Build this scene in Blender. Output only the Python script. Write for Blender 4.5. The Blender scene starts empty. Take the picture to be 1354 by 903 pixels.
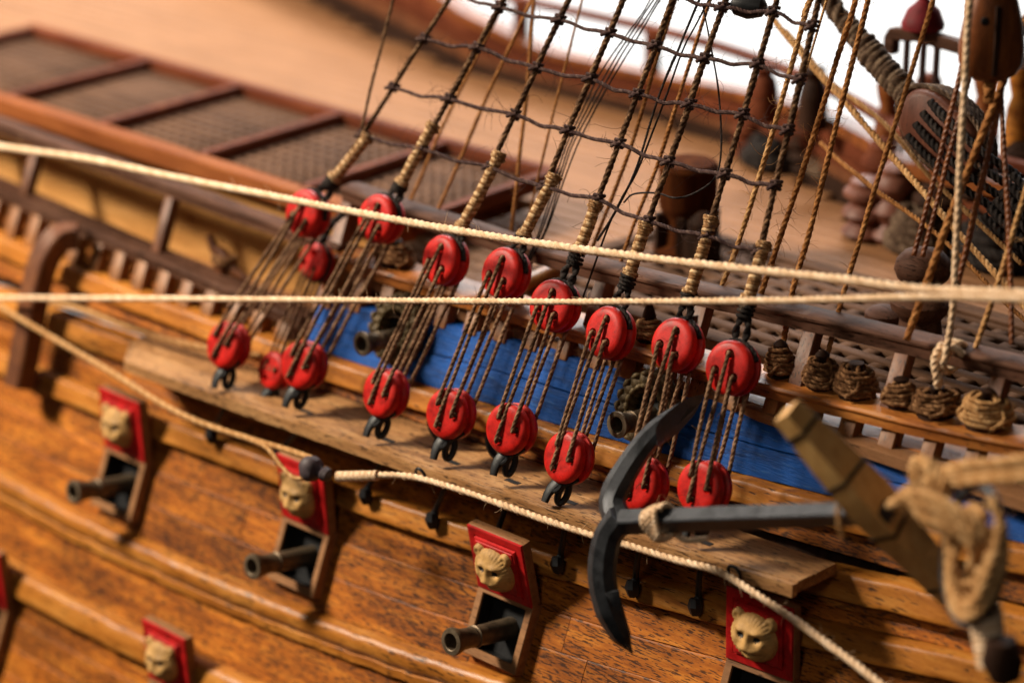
import bpy, math, random
import numpy as np
from mathutils import Matrix, Vector
random.seed(7); RNG = np.random.default_rng(7)
S = bpy.context.scene
COL = S.collection
# ------------------------------------------------------------------ camera
TT = math.radians(45); PP = math.radians(20); FPX = 3490.0; DIST = 50.0
DV = np.array([-math.sin(TT)*math.cos(PP), math.cos(TT)*math.cos(PP), -math.sin(PP)])
RV = np.array([math.cos(TT), math.sin(TT), 0.0]); UV = np.cross(RV, DV)
CP = -DIST*DV
cd = bpy.data.cameras.new('camera'); cam = bpy.data.objects.new('camera', cd); COL.objects.link(cam)
cam.matrix_world = Matrix(((RV[0], UV[0], -DV[0], CP[0]), (RV[1], UV[1], -DV[1], CP[1]), (RV[2], UV[2], -DV[2], CP[2]), (0, 0, 0, 1)))
cd.sensor_width = 36; cd.lens = FPX*36/1354; cd.clip_start = 1; cd.clip_end = 1000
cd.dof.use_dof = True; cd.dof.focus_distance = 46.8; cd.dof.aperture_fstop = (cd.lens/1000)/0.80
cd.dof.aperture_blades = 9
S.camera = cam
# ------------------------------------------------------------------ light
w = bpy.data.worlds.new('World'); S.world = w; w.use_nodes = True
w.node_tree.nodes['Background'].inputs[0].default_value = (1, .97, .93, 1)
w.node_tree.nodes['Background'].inputs[1].default_value = 0.012
def area(name, loc, target, size, power, colour, sy=None):
    l = bpy.data.lights.new(name, 'AREA'); l.energy = power; l.size = size; l.color = colour
    if sy: l.shape = 'RECTANGLE'; l.size_y = sy
    o = bpy.data.objects.new(name, l); COL.objects.link(o); o.location = loc
    o.rotation_euler = (Vector(target)-Vector(loc)).to_track_quat('-Z', 'Y').to_euler(); return o
area('key_softbox', (-37, -29, 35), (-1, 0, -1), 10, 76000, (1, .87, .69))
area('top_softbox', (-26, 22, 46), (-6, 8, 0), 16, 6000, (1, .88, .72))
area('front_fill', (26, -52, 34), (4, -2, -1), 18, 3600, (1, .90, .76))  # front lamp is an added fill to lift stock, anchor and coils
area('backdrop_softbox', (-25, 48, 60), (-60, 75, 8), 30, 230000, (1, 1, 1))
S.view_settings.view_transform = 'Standard'; S.view_settings.look = 'None'; S.view_settings.exposure = 0; S.view_settings.gamma = 1
S.render.engine = 'CYCLES'; S.cycles.max_bounces = 6

# ------------------------------------------------------------------ materials
def mat(name):
    m = bpy.data.materials.new(name); m.use_nodes = True; nt = m.node_tree
    return m, nt, nt.nodes['Principled BSDF']
def nd(nt, t, **k):
    n = nt.nodes.new(t)
    for a, b in k.items():
        if a in n.inputs.keys(): n.inputs[a].default_value = b
        else: setattr(n, a, b)
    return n
def ramp(nt, stops):
    r = nt.nodes.new('ShaderNodeValToRGB'); e = r.color_ramp.elements
    while len(e) < len(stops): e.new(0.5)
    for i, (p, c) in enumerate(stops): e[i].position = p; e[i].color = (*c, 1)
    return r
def mixc(nt, fac, a, b, mode='MIX'):
    n = nt.nodes.new('ShaderNodeMix'); n.data_type = 'RGBA'; n.blend_type = mode
    for s, v in ((n.inputs[0], fac), (n.inputs[6], a), (n.inputs[7], b)):
        if hasattr(v, 'links'): nt.links.new(v, s)
        elif isinstance(v, tuple): s.default_value = (*v, 1)
        else: s.default_value = v
    return n.outputs[2]
def wood(name, dark, mid, light, pore=(.02, .008, .004), axis=0, pores=.58, rough=.38, fine=1.0, bump=.16, blotch=.35, coat=.0, spec=.3):
    m, nt, b = mat(name); L = nt.links
    tc = nd(nt, 'ShaderNodeTexCoord'); oi = nd(nt, 'ShaderNodeObjectInfo')
    add = nd(nt, 'ShaderNodeVectorMath', operation='ADD'); sc = nd(nt, 'ShaderNodeVectorMath', operation='SCALE')
    cx = nd(nt, 'ShaderNodeCombineXYZ')
    for i in range(3): L.new(oi.outputs['Random'], cx.inputs[i])
    L.new(cx.outputs[0], sc.inputs[0]); sc.inputs['Scale'].default_value = 37
    L.new(tc.outputs['Object'], add.inputs[0]); L.new(sc.outputs[0], add.inputs[1])
    def mp(a, c):
        v = [c, c, c]; v[axis] = a
        n = nd(nt, 'ShaderNodeMapping'); n.inputs['Scale'].default_value = v; L.new(add.outputs[0], n.inputs[0]); return n.outputs[0]
    n1 = nd(nt, 'ShaderNodeTexNoise', Scale=1.0, Detail=5.0, Roughness=.6); L.new(mp(.5*fine, 5*fine), n1.inputs[0])
    n2 = nd(nt, 'ShaderNodeTexNoise', Scale=1.0, Detail=2.0, Roughness=.5); L.new(mp(3.2*fine, 25*fine), n2.inputs[0])
    n3 = nd(nt, 'ShaderNodeTexNoise', Scale=1.0, Detail=2.0); L.new(mp(.35, .9), n3.inputs[0])
    n4 = nd(nt, 'ShaderNodeTexNoise', Scale=1.0, Detail=6.0, Roughness=.7); L.new(mp(6*fine, 50*fine), n4.inputs[0])
    r1 = ramp(nt, [(.25, dark), (.5, mid), (.75, light)]); L.new(n1.outputs[0], r1.inputs[0])
    r4 = ramp(nt, [(.3, (.72, .66, .6)), (.7, (1.12, 1.1, 1.05))]); L.new(n4.outputs[0], r4.inputs[0])
    c = mixc(nt, 1.0, r1.outputs[0], r4.outputs[0], 'MULTIPLY')
    r3 = ramp(nt, [(.35, (0, 0, 0)), (.65, (1, 1, 1))]); L.new(n3.outputs[0], r3.inputs[0])
    # blotches: stained patches
    mb = nd(nt, 'ShaderNodeMath', operation='MULTIPLY'); L.new(r3.outputs[0], mb.inputs[0]); mb.inputs[1].default_value = blotch
    c = mixc(nt, mb.outputs[0], c, tuple(x*.55 for x in dark))
    # pores, more numerous in some areas
    ma = nd(nt, 'ShaderNodeMath', operation='MULTIPLY_ADD'); L.new(n3.outputs[0], ma.inputs[0]); ma.inputs[1].default_value = .22; L.new(n2.outputs[0], ma.inputs[2])
    rp = ramp(nt, [(pores+.09, (0, 0, 0)), (pores+.14, (1, 1, 1))]); L.new(ma.outputs[0], rp.inputs[0])
    mpz = nd(nt, 'ShaderNodeMath', operation='MULTIPLY'); L.new(rp.outputs[0], mpz.inputs[0]); mpz.inputs[1].default_value = .85
    c = mixc(nt, mpz.outputs[0], c, pore)
    hs = nd(nt, 'ShaderNodeHueSaturation'); L.new(c, hs.inputs['Color'])
    mr = nd(nt, 'ShaderNodeMapRange'); L.new(oi.outputs['Random'], mr.inputs[0]); mr.inputs[3].default_value = .90; mr.inputs[4].default_value = 1.06
    L.new(mr.outputs[0], hs.inputs['Value']); L.new(hs.outputs[0], b.inputs['Base Color'])
    rr = nd(nt, 'ShaderNodeMapRange'); L.new(n4.outputs[0], rr.inputs[0]); rr.inputs[3].default_value = rough-.12; rr.inputs[4].default_value = rough+.16; L.new(rr.outputs[0], b.inputs['Roughness'])
    hm = nd(nt, 'ShaderNodeMath', operation='SUBTRACT'); L.new(n4.outputs[0], hm.inputs[0]); L.new(rp.outputs[0], hm.inputs[1])
    bp = nd(nt, 'ShaderNodeBump', Strength=bump, Distance=.03); L.new(hm.outputs[0], bp.inputs['Height']); L.new(bp.outputs[0], b.inputs['Normal'])
    if coat: b.inputs['Coat Weight'].default_value = coat; b.inputs['Coat Roughness'].default_value = .25
    b.inputs['Specular IOR Level'].default_value = spec
    return m
M = {}
M['hull'] = wood('hull_wood', (.17, .044, .006), (.43, .130, .013), (.68, .26, .034), pores=.55, blotch=.45, fine=1.5, rough=.48, spec=.22)
M['wale'] = wood('wale_wood', (.25, .078, .012), (.48, .18, .028), (.66, .31, .07), pores=.63, blotch=.25, rough=.34)
M['oak'] = wood('channel_wood', (.22, .10, .038), (.42, .22, .09), (.62, .37, .17), pores=.60, rough=.45, fine=1.3, blotch=.35)
M['rail'] = wood('rail_wood', (.05, .022, .014), (.11, .052, .034), (.17, .09, .06), pores=.62, rough=.62, blotch=.5, spec=.07)
M['post'] = wood('post_wood', (.08, .026, .012), (.15, .052, .02), (.23, .09, .03), axis=2, pores=.64, rough=.45)
M['balus'] = wood('baluster_wood', (.16, .055, .015), (.28, .11, .03), (.38, .17, .05), axis=2, pores=.64, rough=.45)
M['sill'] = wood('sill_wood', (.20, .06, .014), (.46, .16, .035), (.64, .28, .07), pores=.64, rough=.4, blotch=.5)
M['frame'] = wood('port_frame_wood', (.18, .08, .033), (.29, .14, .06), (.37, .19, .085), pores=.68, rough=.5, blotch=.2)
M['deck'] = wood('deck_wood', (.20, .095, .043), (.265, .130, .062), (.32, .165, .085), pores=.72, rough=.6, blotch=.03, spec=.08, bump=.08)
M['grate'] = wood('grating_wood', (.06, .032, .02), (.12, .065, .04), (.18, .10, .065), pores=.7, rough=.7, fine=.8, spec=.03)
M['mahog'] = wood('coaming_wood', (.07, .018, .009), (.13, .036, .017), (.20, .065, .03), pores=.7, rough=.65, spec=.05)
M['coam'] = wood('orange_coaming_wood', (.17, .05, .016), (.25, .08, .026), (.33, .12, .04), pores=.7, rough=.65, spec=.04)
M['stock'] = wood('stock_wood', (.42, .22, .07), (.62, .36, .13), (.72, .46, .19), pores=.75, rough=.42, axis=2, blotch=.1)
M['block'] = wood('block_wood', (.08, .022, .006), (.19, .055, .012), (.30, .10, .022), pores=.7, rough=.4, axis=2, blotch=.4)
M['gang'] = wood('gangway_wood', (.36, .17, .05), (.50, .26, .085), (.60, .34, .13), pores=.72, rough=.6, spec=.1, blotch=.1)
M['drum'] = wood('drum_wood', (.03, .009, .004), (.075, .022, .008), (.14, .045, .012), pores=.7, rough=.8, axis=2, spec=.01)
M['heart'] = wood('heart_wood', (.09, .028, .016), (.16, .055, .033), (.22, .085, .05), pores=.7, rough=.5, axis=2)
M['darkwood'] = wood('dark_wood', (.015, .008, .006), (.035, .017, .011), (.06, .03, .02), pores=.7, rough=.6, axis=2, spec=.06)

def paint(name, base, worn, under, rough=.45, wear=.62, ax=1.0, bump=.15, streak=False):
    m, nt, b = mat(name); L = nt.links
    tc = nd(nt, 'ShaderNodeTexCoord'); oi = nd(nt, 'ShaderNodeObjectInfo')
    add = nd(nt, 'ShaderNodeVectorMath', operation='ADD'); sc = nd(nt, 'ShaderNodeVectorMath', operation='SCALE'); cx = nd(nt, 'ShaderNodeCombineXYZ')
    for i in range(3): L.new(oi.outputs['Random'], cx.inputs[i])
    L.new(cx.outputs[0], sc.inputs[0]); sc.inputs['Scale'].default_value = 31
    L.new(tc.outputs['Object'], add.inputs[0]); L.new(sc.outputs[0], add.inputs[1])
    mp = nd(nt, 'ShaderNodeMapping'); mp.inputs['Scale'].default_value = (1.2, 7, 7) if streak else (4, 4, 4); L.new(add.outputs[0], mp.inputs[0])
    n1 = nd(nt, 'ShaderNodeTexNoise', Scale=1.0, Detail=6.0, Roughness=.65); L.new(mp.outputs[0], n1.inputs[0])
    mp2 = nd(nt, 'ShaderNodeMapping'); mp2.inputs['Scale'].default_value = (2.2, 34, 34) if streak else (45, 45, 45); L.new(add.outputs[0], mp2.inputs[0])
    n2 = nd(nt, 'ShaderNodeTexNoise', Scale=1.0, Detail=4.0, Roughness=.6); L.new(mp2.outputs[0], n2.inputs[0])
    r1 = ramp(nt, [(.3, tuple(x*.42 for x in base)), (.5, base), (.70, tuple(min(1, x*1.3) for x in base))]); L.new(n1.outputs[0], r1.inputs[0])
    c = r1.outputs[0]
    g = nd(nt, 'ShaderNodeNewGeometry')
    ra = ramp(nt, [(.53, (0, 0, 0)), (.60, (1, 1, 1))]); L.new(g.outputs['Pointiness'], ra.inputs[0])
    rb = ramp(nt, [(wear, (0, 0, 0)), (wear+.09, (1, 1, 1))]); L.new(n2.outputs[0], rb.inputs[0])
    mm = nd(nt, 'ShaderNodeMath', operation='MULTIPLY'); L.new(ra.outputs[0], mm.inputs[0]); mm.inputs[1].default_value = .22
    c = mixc(nt, mm.outputs[0], c, worn)
    m2 = nd(nt, 'ShaderNodeMath', operation='MULTIPLY'); L.new(rb.outputs[0], m2.inputs[0]); m2.inputs[1].default_value = .55
    c = mixc(nt, m2.outputs[0], c, under)
    L.new(c, b.inputs['Base Color'])
    rr = nd(nt, 'ShaderNodeMapRange'); L.new(n1.outputs[0], rr.inputs[0]); rr.inputs[3].default_value = rough-.1; rr.inputs[4].default_value = rough+.15; L.new(rr.outputs[0], b.inputs['Roughness'])
    bp = nd(nt, 'ShaderNodeBump', Strength=bump, Distance=.03); L.new(n2.outputs[0], bp.inputs['Height']); L.new(bp.outputs[0], b.inputs['Normal'])
    b.inputs['Specular IOR Level'].default_value = .22
    return m
M['red'] = paint('red_paint', (.44, .007, .004), (.55, .11, .06), (.10, .008, .005), rough=.44, wear=.56)
M['redlid'] = paint('red_lid_paint', (.42, .008, .008), (.40, .03, .03), (.13, .008, .008), rough=.5, wear=.62)
M['darkred'] = paint('dark_red_paint', (.13, .006, .010), (.2, .03, .03), (.06, .005, .005), rough=.6)
M['blue'] = paint('blue_paint', (.0004, .064, .30), (.02, .13, .36), (.10, .24, .44), rough=.5, wear=.61, bump=1.0, streak=True)
M['iron'] = paint('blackened_iron', (.007, .007, .008), (.03, .03, .032), (.014, .013, .013), rough=.4, wear=.7)
M['anchor'] = paint('anchor_iron', (.05, .052, .058), (.20, .20, .21), (.10, .10, .105), rough=.34, wear=.6, bump=.35)
M['anchor'].node_tree.nodes['Principled BSDF'].inputs['Metallic'].default_value = .55
M['brass'] = paint('dull_bronze', (.13, .092, .058), (.28, .22, .15), (.06, .045, .03), rough=.45, wear=.55)
M['brass'].node_tree.nodes['Principled BSDF'].inputs['Metallic'].default_value = .55
M['wreath'] = paint('wreath_bronze', (.075, .05, .022), (.26, .19, .09), (.03, .018, .01), rough=.45, wear=.5, bump=.4)
M['wreath'].node_tree.nodes['Principled BSDF'].inputs['Metallic'].default_value = .3
M['carve'] = paint('carved_boxwood', (.44, .25, .085), (.6, .38, .16), (.30, .15, .05), rough=.55, wear=.6, bump=.3)
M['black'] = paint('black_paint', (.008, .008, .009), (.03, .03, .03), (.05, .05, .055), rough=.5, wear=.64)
M['toggle'] = paint('grey_toggle', (.05, .035, .04), (.12, .10, .10), (.03, .025, .03), rough=.5, wear=.7)

def fibre(name, a, b_, c_, sc=20, rough=.85):
    m, nt, b = mat(name); L = nt.links
    at = nd(nt, 'ShaderNodeAttribute'); at.attribute_name = 'strand'
    tc = nd(nt, 'ShaderNodeTexCoord'); n = nd(nt, 'ShaderNodeTexNoise', Scale=float(sc), Detail=5.0, Roughness=.7); L.new(tc.outputs['Object'], n.inputs[0])
    n0 = nd(nt, 'ShaderNodeTexNoise', Scale=2.2, Detail=2.0); L.new(tc.outputs['Object'], n0.inputs[0])
    ad = nd(nt, 'ShaderNodeMath', operation='MULTIPLY_ADD'); L.new(at.outputs['Fac'], ad.inputs[0]); ad.inputs[1].default_value = .30; L.new(n.outputs[0], ad.inputs[2])
    a2 = nd(nt, 'ShaderNodeMath', operation='MULTIPLY_ADD'); L.new(n0.outputs[0], a2.inputs[0]); a2.inputs[1].default_value = .35; L.new(ad.outputs[0], a2.inputs[2])
    r = ramp(nt, [(.48, a), (.80, b_), (1.0, c_)]); L.new(a2.outputs[0], r.inputs[0]); L.new(r.outputs[0], b.inputs['Base Color'])
    b.inputs['Roughness'].default_value = rough; b.inputs['Specular IOR Level'].default_value = .08
    bp = nd(nt, 'ShaderNodeBump', Strength=.5, Distance=.02); L.new(n.outputs[0], bp.inputs['Height']); L.new(bp.outputs[0], b.inputs['Normal'])
    return m
M['shroud'] = fibre('dark_hemp', (.022, .010, .006), (.075, .038, .02), (.26, .145, .075), 26)
M['lanyard'] = fibre('lanyard_hemp', (.05, .022, .013), (.15, .08, .045), (.32, .19, .11), 24)
M['ratline'] = fibre('ratline_hemp', (.022, .011, .010), (.055, .03, .027), (.12, .075, .06), 30)
M['serve'] = fibre('gold_serving_thread', (.08, .035, .014), (.28, .145, .062), (.62, .43, .24), 14)
M['cream'] = fibre('cream_cotton', (.46, .28, .15), (.68, .46, .285), (.84, .64, .45), 18)
M['tan'] = fibre('tan_hemp', (.26, .12, .04), (.42, .22, .085), (.58, .36, .17), 24)
M['brown'] = fibre('brown_hemp', (.14, .05, .015), (.26, .105, .032), (.42, .20, .07), 26)
M['blackr'] = fibre('black_thread', (.010, .008, .008), (.02, .016, .015), (.05, .04, .035), 30)
M['coil'] = fibre('coil_hemp', (.045, .018, .008), (.13, .06, .025), (.34, .18, .085), 8)
M['stay'] = fibre('stay_hemp', (.03, .017, .010), (.085, .052, .034), (.19, .13, .085), 12)
m, nt, b = mat('backdrop_white'); b.inputs['Specular IOR Level'].default_value = 0; b.inputs['Base Color'].default_value = (.88, .88, .88, 1); b.inputs['Roughness'].default_value = 1; M['white'] = m

# ------------------------------------------------------------------ geometry helpers
def Yp(x):
    x = np.asarray(x, float); return .005*np.maximum(x, 0)**2
def ray(px, py):
    v = DV*FPX+RV*(px-677)-UV*(py-451.5); return v/np.linalg.norm(v)
def solve(px, py, f):
    v = ray(px, py); a, b = 10., 600.; fa = f(CP+v*a)
    for _ in range(50):
        m_ = (a+b)/2
        if f(CP+v*m_)*fa > 0: a = m_
        else: b = m_
    return CP+v*a
def on_hull(px, py, off=0): return solve(px, py, lambda P: P[1]-(Yp(P[0])+.4*P[2]-off))
def on_z(px, py, z): return solve(px, py, lambda P: P[2]-z)
def on_y(px, py, y): return solve(px, py, lambda P: P[1]-y)
def on_slope(px, py, P0, k): return solve(px, py, lambda P: (P[1]-P0[1])-k*(P[2]-P0[2]))
def proj(P):
    q = np.asarray(P)-CP; return 677+FPX*q@RV/(q@DV), 451.5-FPX*q@UV/(q@DV)
def curve(pts, off, deg=3):
    W = np.array([on_hull(a, b, off) for a, b in pts]); lo, hi = W[:, 0].min(), W[:, 0].max()
    c = np.polyfit(W[:, 0], W[:, 2], min(deg, len(pts)-1)); d = np.polyder(c)
    def f(x):
        x = np.asarray(x, float); xc = np.clip(x, lo, hi)
        return np.polyval(c, xc)+np.polyval(d, xc)*(x-xc)
    return f
def curve_z(pts, deg=3):
    W = np.array(pts, float); lo, hi = W[:, 0].min(), W[:, 0].max(); c = np.polyfit(W[:, 0], W[:, 1], deg); d = np.polyder(c)
    return lambda x: np.polyval(c, np.clip(x, lo, hi))+np.polyval(d, np.clip(x, lo, hi))*(np.asarray(x, float)-np.clip(x, lo, hi))

class MB:
    def __init__(s): s.v = []; s.f = []; s.n = 0; s.a = []; s.mi = []
    def add(s, v, f, at=None, mi=0):
        v = np.asarray(v, float); s.v.append(v); s.a.append(np.zeros(len(v)) if at is None else at)
        s.f += [tuple(i+s.n for i in q) for q in f]; s.mi += [mi]*len(f); s.n += len(v)
    def grid(s, P, closed=True, caps=True, at=None, mi=0):      # P: (n, k, 3) rings
        n, k, _ = P.shape; f = []
        kk = k if closed else k-1
        for i in range(n-1):
            o = i*k
            for j in range(kk):
                j2 = (j+1) % k; f.append((o+j, o+j2, o+k+j2, o+k+j))
        if caps and closed: f.append(tuple(range(k))[::-1]); f.append(tuple(range((n-1)*k, n*k)))
        s.add(P.reshape(-1, 3), f, at, mi)
    def box(s, c, ax, ay, az, bev=0):                         # half-axis vectors
        c, ax, ay, az = map(lambda q: np.asarray(q, float), (c, ax, ay, az))
        if bev:
            lx, ly = np.linalg.norm(ax), np.linalg.norm(ay); lz = np.linalg.norm(az); bx, by, bz = bev/lx, bev/ly, bev/lz
            pr = [(-1, -1+by), (-1+bx, -1), (1-bx, -1), (1, -1+by), (1, 1-by), (1-bx, 1), (-1+bx, 1), (-1, 1-by)]
            R = []
            for zz, sc in ((-1, 1-max(bx, by)*.9), (-1+bz, 1), (1-bz, 1), (1, 1-max(bx, by)*.9)):
                R.append([c+ax*p*sc+ay*q*sc+az*zz for p, q in pr])
            s.grid(np.array(R)); return
        P = np.array([[c+ax*p+ay*q+az*r for p, q in ((-1, -1), (1, -1), (1, 1), (-1, 1))] for r in (-1, 1)]); s.grid(P)
    def tube(s, path, r, k=8, at=None, caps=True, sq=None):
        path = np.asarray(path, float); T, N, B = frames(path); r = np.broadcast_to(r, len(path))
        a = np.arange(k)*2*math.pi/k
        P = path[:, None]+r[:, None, None]*(np.cos(a)[None, :, None]*N[:, None]+np.sin(a)[None, :, None]*B[:, None]); s.grid(P, caps=caps)
    def bar(s, path, w, h, up, c=.16):                               # rectangular bar along path, up vector
        path = np.asarray(path, float); T = np.gradient(path, axis=0); T /= np.linalg.norm(T, axis=1)[:, None]
        up = np.asarray(up, float); Sd = np.cross(T, up); Sd /= np.linalg.norm(Sd, axis=1)[:, None]; U = np.cross(Sd, T)
        w = np.broadcast_to(w, len(path)); h = np.broadcast_to(h, len(path))
        pr = [(-1, -1+c), (-1+c, -1), (1-c, -1), (1, -1+c), (1, 1-c), (1-c, 1), (-1+c, 1), (-1, 1-c)]
        s.grid(np.stack([path+Sd*(w*p/2)[:, None]+U*(h*q/2)[:, None] for p, q in pr], 1))
    def lathe(s, prof, org, axis, k=24, closed=False, sx=None, wob=0):   # prof list (h, r)
        axis = np.asarray(axis, float); axis /= np.linalg.norm(axis); e = np.array([1., 0, 0]) if abs(axis[0]) < .8 else np.array([0, 0, 1.])
        N = np.cross(axis, e); N /= np.linalg.norm(N); B = np.cross(axis, N); a = np.arange(k)*2*math.pi/k
        P = np.array([[np.asarray(org)+axis*h+r*(1+wob*math.sin(3*t_+h*7))*(math.cos(t_)*N+math.sin(t_)*B) for t_ in a] for h, r in prof])
        s.grid(P, caps=not closed)
        if closed:
            n = len(prof); o = s.n-n*k
            s.f += [(o+(n-1)*k+j, o+(n-1)*k+(j+1) % k, o+(j+1) % k, o+j) for j in range(k)]; s.mi += [0]*k
    def mesh(s, name, origin=(0, 0, 0), mats=(), smooth=True, ang=40):
        me = bpy.data.meshes.new(name); V = np.concatenate(s.v)-np.asarray(origin)
        nf = len(s.f); ls = np.array([len(q) for q in s.f]); st = np.concatenate([[0], np.cumsum(ls)[:-1]])
        li = np.fromiter((i for q in s.f for i in q), np.int32)
        me.vertices.add(len(V)); me.vertices.foreach_set('co', V.astype(np.float32).ravel())
        me.loops.add(len(li)); me.loops.foreach_set('vertex_index', li)
        me.polygons.add(nf); me.polygons.foreach_set('loop_start', st.astype(np.int32))
        me.polygons.foreach_set('material_index', np.array(s.mi, np.int32))
        me.update(calc_edges=True)
        at = me.attributes.new('strand', 'FLOAT', 'POINT'); at.data.foreach_set('value', np.concatenate(s.a).astype(np.float32))
        if smooth: me.shade_smooth() if hasattr(me, 'shade_smooth') else None
        if smooth and ang: me.set_sharp_from_angle(angle=math.radians(ang))
        for m_ in mats: me.materials.append(m_)
        me.validate(); return me
def frames(path):
    T = np.gradient(path, axis=0); T /= np.linalg.norm(T, axis=1)[:, None]+1e-12
    N = np.zeros_like(T); e = np.array([0, 0, 1.]) if abs(T[0][2]) < .9 else np.array([1., 0, 0])
    n = np.cross(T[0], e); n /= np.linalg.norm(n)
    for i in range(len(T)):
        n = n-T[i]*(n@T[i]); n /= np.linalg.norm(n); N[i] = n
    return T, N, np.cross(T, N)
def resample(path, step, smooth=True):
    path = np.asarray(path, float)
    if smooth and len(path) > 2:
        n = len(path); ext = np.vstack([2*path[0]-path[1], path, 2*path[-1]-path[-2]]); out = []
        for i in range(n-1):
            p0, p1, p2, p3 = ext[i:i+4]
            for t_ in np.linspace(0, 1, 14, endpoint=False):
                out.append(.5*((2*p1)+(-p0+p2)*t_+(2*p0-5*p1+4*p2-p3)*t_**2+(-p0+3*p1-3*p2+p3)*t_**3))
        out.append(path[-1]); path = np.array(out)
    d = np.concatenate([[0], np.cumsum(np.linalg.norm(np.diff(path, axis=0), axis=1))])
    n = max(3, int(d[-1]/step)+1); s_ = np.linspace(0, d[-1], n)
    return np.stack([np.interp(s_, d, path[:, i]) for i in range(3)], 1), s_
def rope(mb, path, R, pitch=6.4, div=9, fuzz=0, smooth=True, wob=.004, strands=3, k=5, hair=.3):
    P, s_ = resample(path, R*pitch/div, smooth)
    if wob:
        for i in range(3):
            kn = RNG.normal(0, wob, max(2, int(s_[-1]/.8)+2)); P[:, i] += np.interp(s_, np.linspace(0, s_[-1], len(kn)), kn)
    T, N, B = frames(P); K = strands*k; th = np.arange(K)*2*math.pi/K
    dlt = ((th+math.pi/strands) % (2*math.pi/strands))-math.pi/strands
    r = R*(.5*np.cos(dlt)+np.sqrt(np.maximum(.25-(.5*np.sin(dlt))**2, 0)))
    r = R*.42+.58*r
    ph = s_*2*math.pi/(R*pitch)
    thick = 1+.06*np.interp(s_, np.linspace(0, s_[-1], max(3, int(s_[-1]/.35)+3)), RNG.normal(0, 1, max(3, int(s_[-1]/.35)+3)))
    A = th[None]+ph[:, None]
    V = P[:, None]+(r[None]*thick[:, None])[..., None]*(np.cos(A)[..., None]*N[:, None]+np.sin(A)[..., None]*B[:, None])
    sid = np.tile(((th+math.pi/strands)/(2*math.pi/strands)).astype(int) % strands, (len(P), 1))
    sv = RNG.random(strands); sv[0] = 1.0; sv[1] = .35; at = sv[sid]*.7+.3*(np.abs(dlt)[None]*0)
    mb.grid(V, at=at.ravel())
    for _ in range(int(fuzz*s_[-1])):
        i = RNG.integers(0, len(P)); a = RNG.random()*6.283; dr = math.cos(a)*N[i]+math.sin(a)*B[i]
        q = P[i]+dr*R*.9; v = dr*1.0+T[i]*RNG.normal(0, 1.2); v /= np.linalg.norm(v); L_ = hair*RNG.random()**1.6+.08
        pts = [q]; cv = RNG.normal(0, .9, 3)
        for j in range(5): v = v+cv*.5; v /= np.linalg.norm(v); q = q+v*L_/5; pts.append(q)
        mb.tube(pts, np.linspace(.0046, .0026, 6), 3)
def served(mb, path, R, thread=.075, jit=.02):
    P, s_ = resample(path, thread/5, True); T, N, B = frames(P); k = 14; th = np.arange(k)*2*math.pi/k
    cyc = s_/thread
    kn = RNG.normal(0, 1, int(cyc[-1])+3); wv = np.interp(cyc, np.arange(len(kn)), kn)
    V = []; at = []
    for i in range(len(P)):
        f = (cyc[i]-th/(2*math.pi)+.12*wv[i]) % 1
        r = R*(1+.025*wv[i])+thread*.34*np.sqrt(np.maximum(0, 1-(2*f-1)**2))-thread*.17
        V.append(P[i]+r[:, None]*(np.cos(th)[:, None]*N[i]+np.sin(th)[:, None]*B[i])); at.append(.5+.5*np.sin(np.floor(cyc[i]-th/6.283)*2.4))
    mb.grid(np.array(V), at=np.array(at).ravel())
def obj(name, me, parent=None, loc=None, kind=None):
    o = bpy.data.objects.new(name, me); COL.objects.link(o)
    if parent is not None: o.parent = parent
    if loc is not None: o.location = loc
    if kind: o['kind'] = kind
    return o
def part(name, mb, m, parent, root, smooth=True, ang=40, kind=None, label=None):
    ms = m if isinstance(m, (list, tuple)) else [m]
    o = obj(name, mb.mesh(name, root, ms, smooth, ang), parent, None, kind)
    if label: o['label'] = label
    return o
def tag(o, label, cat, group=None):
    o['label'] = label; o['category'] = cat
    if group: o['group'] = group
    return o
def thing(name, loc, label, cat, group=None):
    o = obj(name, None, None, tuple(loc)); o.empty_display_size = .2; return tag(o, label, cat, group)
def solo(name, mb, m, loc, label, cat, group=None, smooth=True, ang=40):
    ms = m if isinstance(m, (list, tuple)) else [m]
    return tag(obj(name, mb.mesh(name, loc, ms, smooth, ang), None, tuple(loc)), label, cat, group)

# ------------------------------------------------------------------ setting
mb = MB()
c0 = np.array([-55., 70., 0]); rt = RV; n_ = 26
P = []
for a in np.linspace(-1, 1, 25):
    for_ = c0+rt*a*130+np.array([DV[0], DV[1], 0])*(-18*a*a)
    P.append([for_+np.array([0, 0, -70.]), for_+np.array([0, 0, 95.])])
mb.grid(np.array(P), closed=False, caps=False); bk = solo('backdrop', mb, M['white'], (0, 0, 0), 'plain white paper backdrop behind the ship model', 'backdrop')
del bk['label'], bk['category']; bk['kind'] = 'structure'

# ------------------------------------------------------------------ the hull
HR = np.array([0., 0., -7.])
hull = thing('model_ship', HR, 'varnished wooden model warship hull with blue band, gunports and plank shelf', 'model ship')
cRAl = curve([(0, 161), (113, 203), (240, 247), (360, 292)], 0, 1)
cRAm = curve([(459, 244), (709, 325), (846, 359), (963, 386), (1100, 417), (1237, 452), (1354, 476)], 0, 3)
cRBl = curve([(0, 244), (137, 305), (326, 383)], 0, 1)
cRBm = curve([(500, 350), (569, 367), (832, 452), (1000, 497), (1217, 548), (1354, 579)], 0, 3)
cBT = curve([(430, 402), (576, 422), (720, 461), (846, 503), (1014, 548), (1171, 590), (1310, 632)], 0, 3)
cBB = curve([(79, 345), (275, 425), (425, 467), (562, 515), (719, 566), (968, 632), (1102, 662), (1320, 718)], .2, 3)
cCH = curve([(148, 469), (257, 513), (440, 574), (653, 646), (796, 699), (1043, 770)], 1.6, 3)
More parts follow.
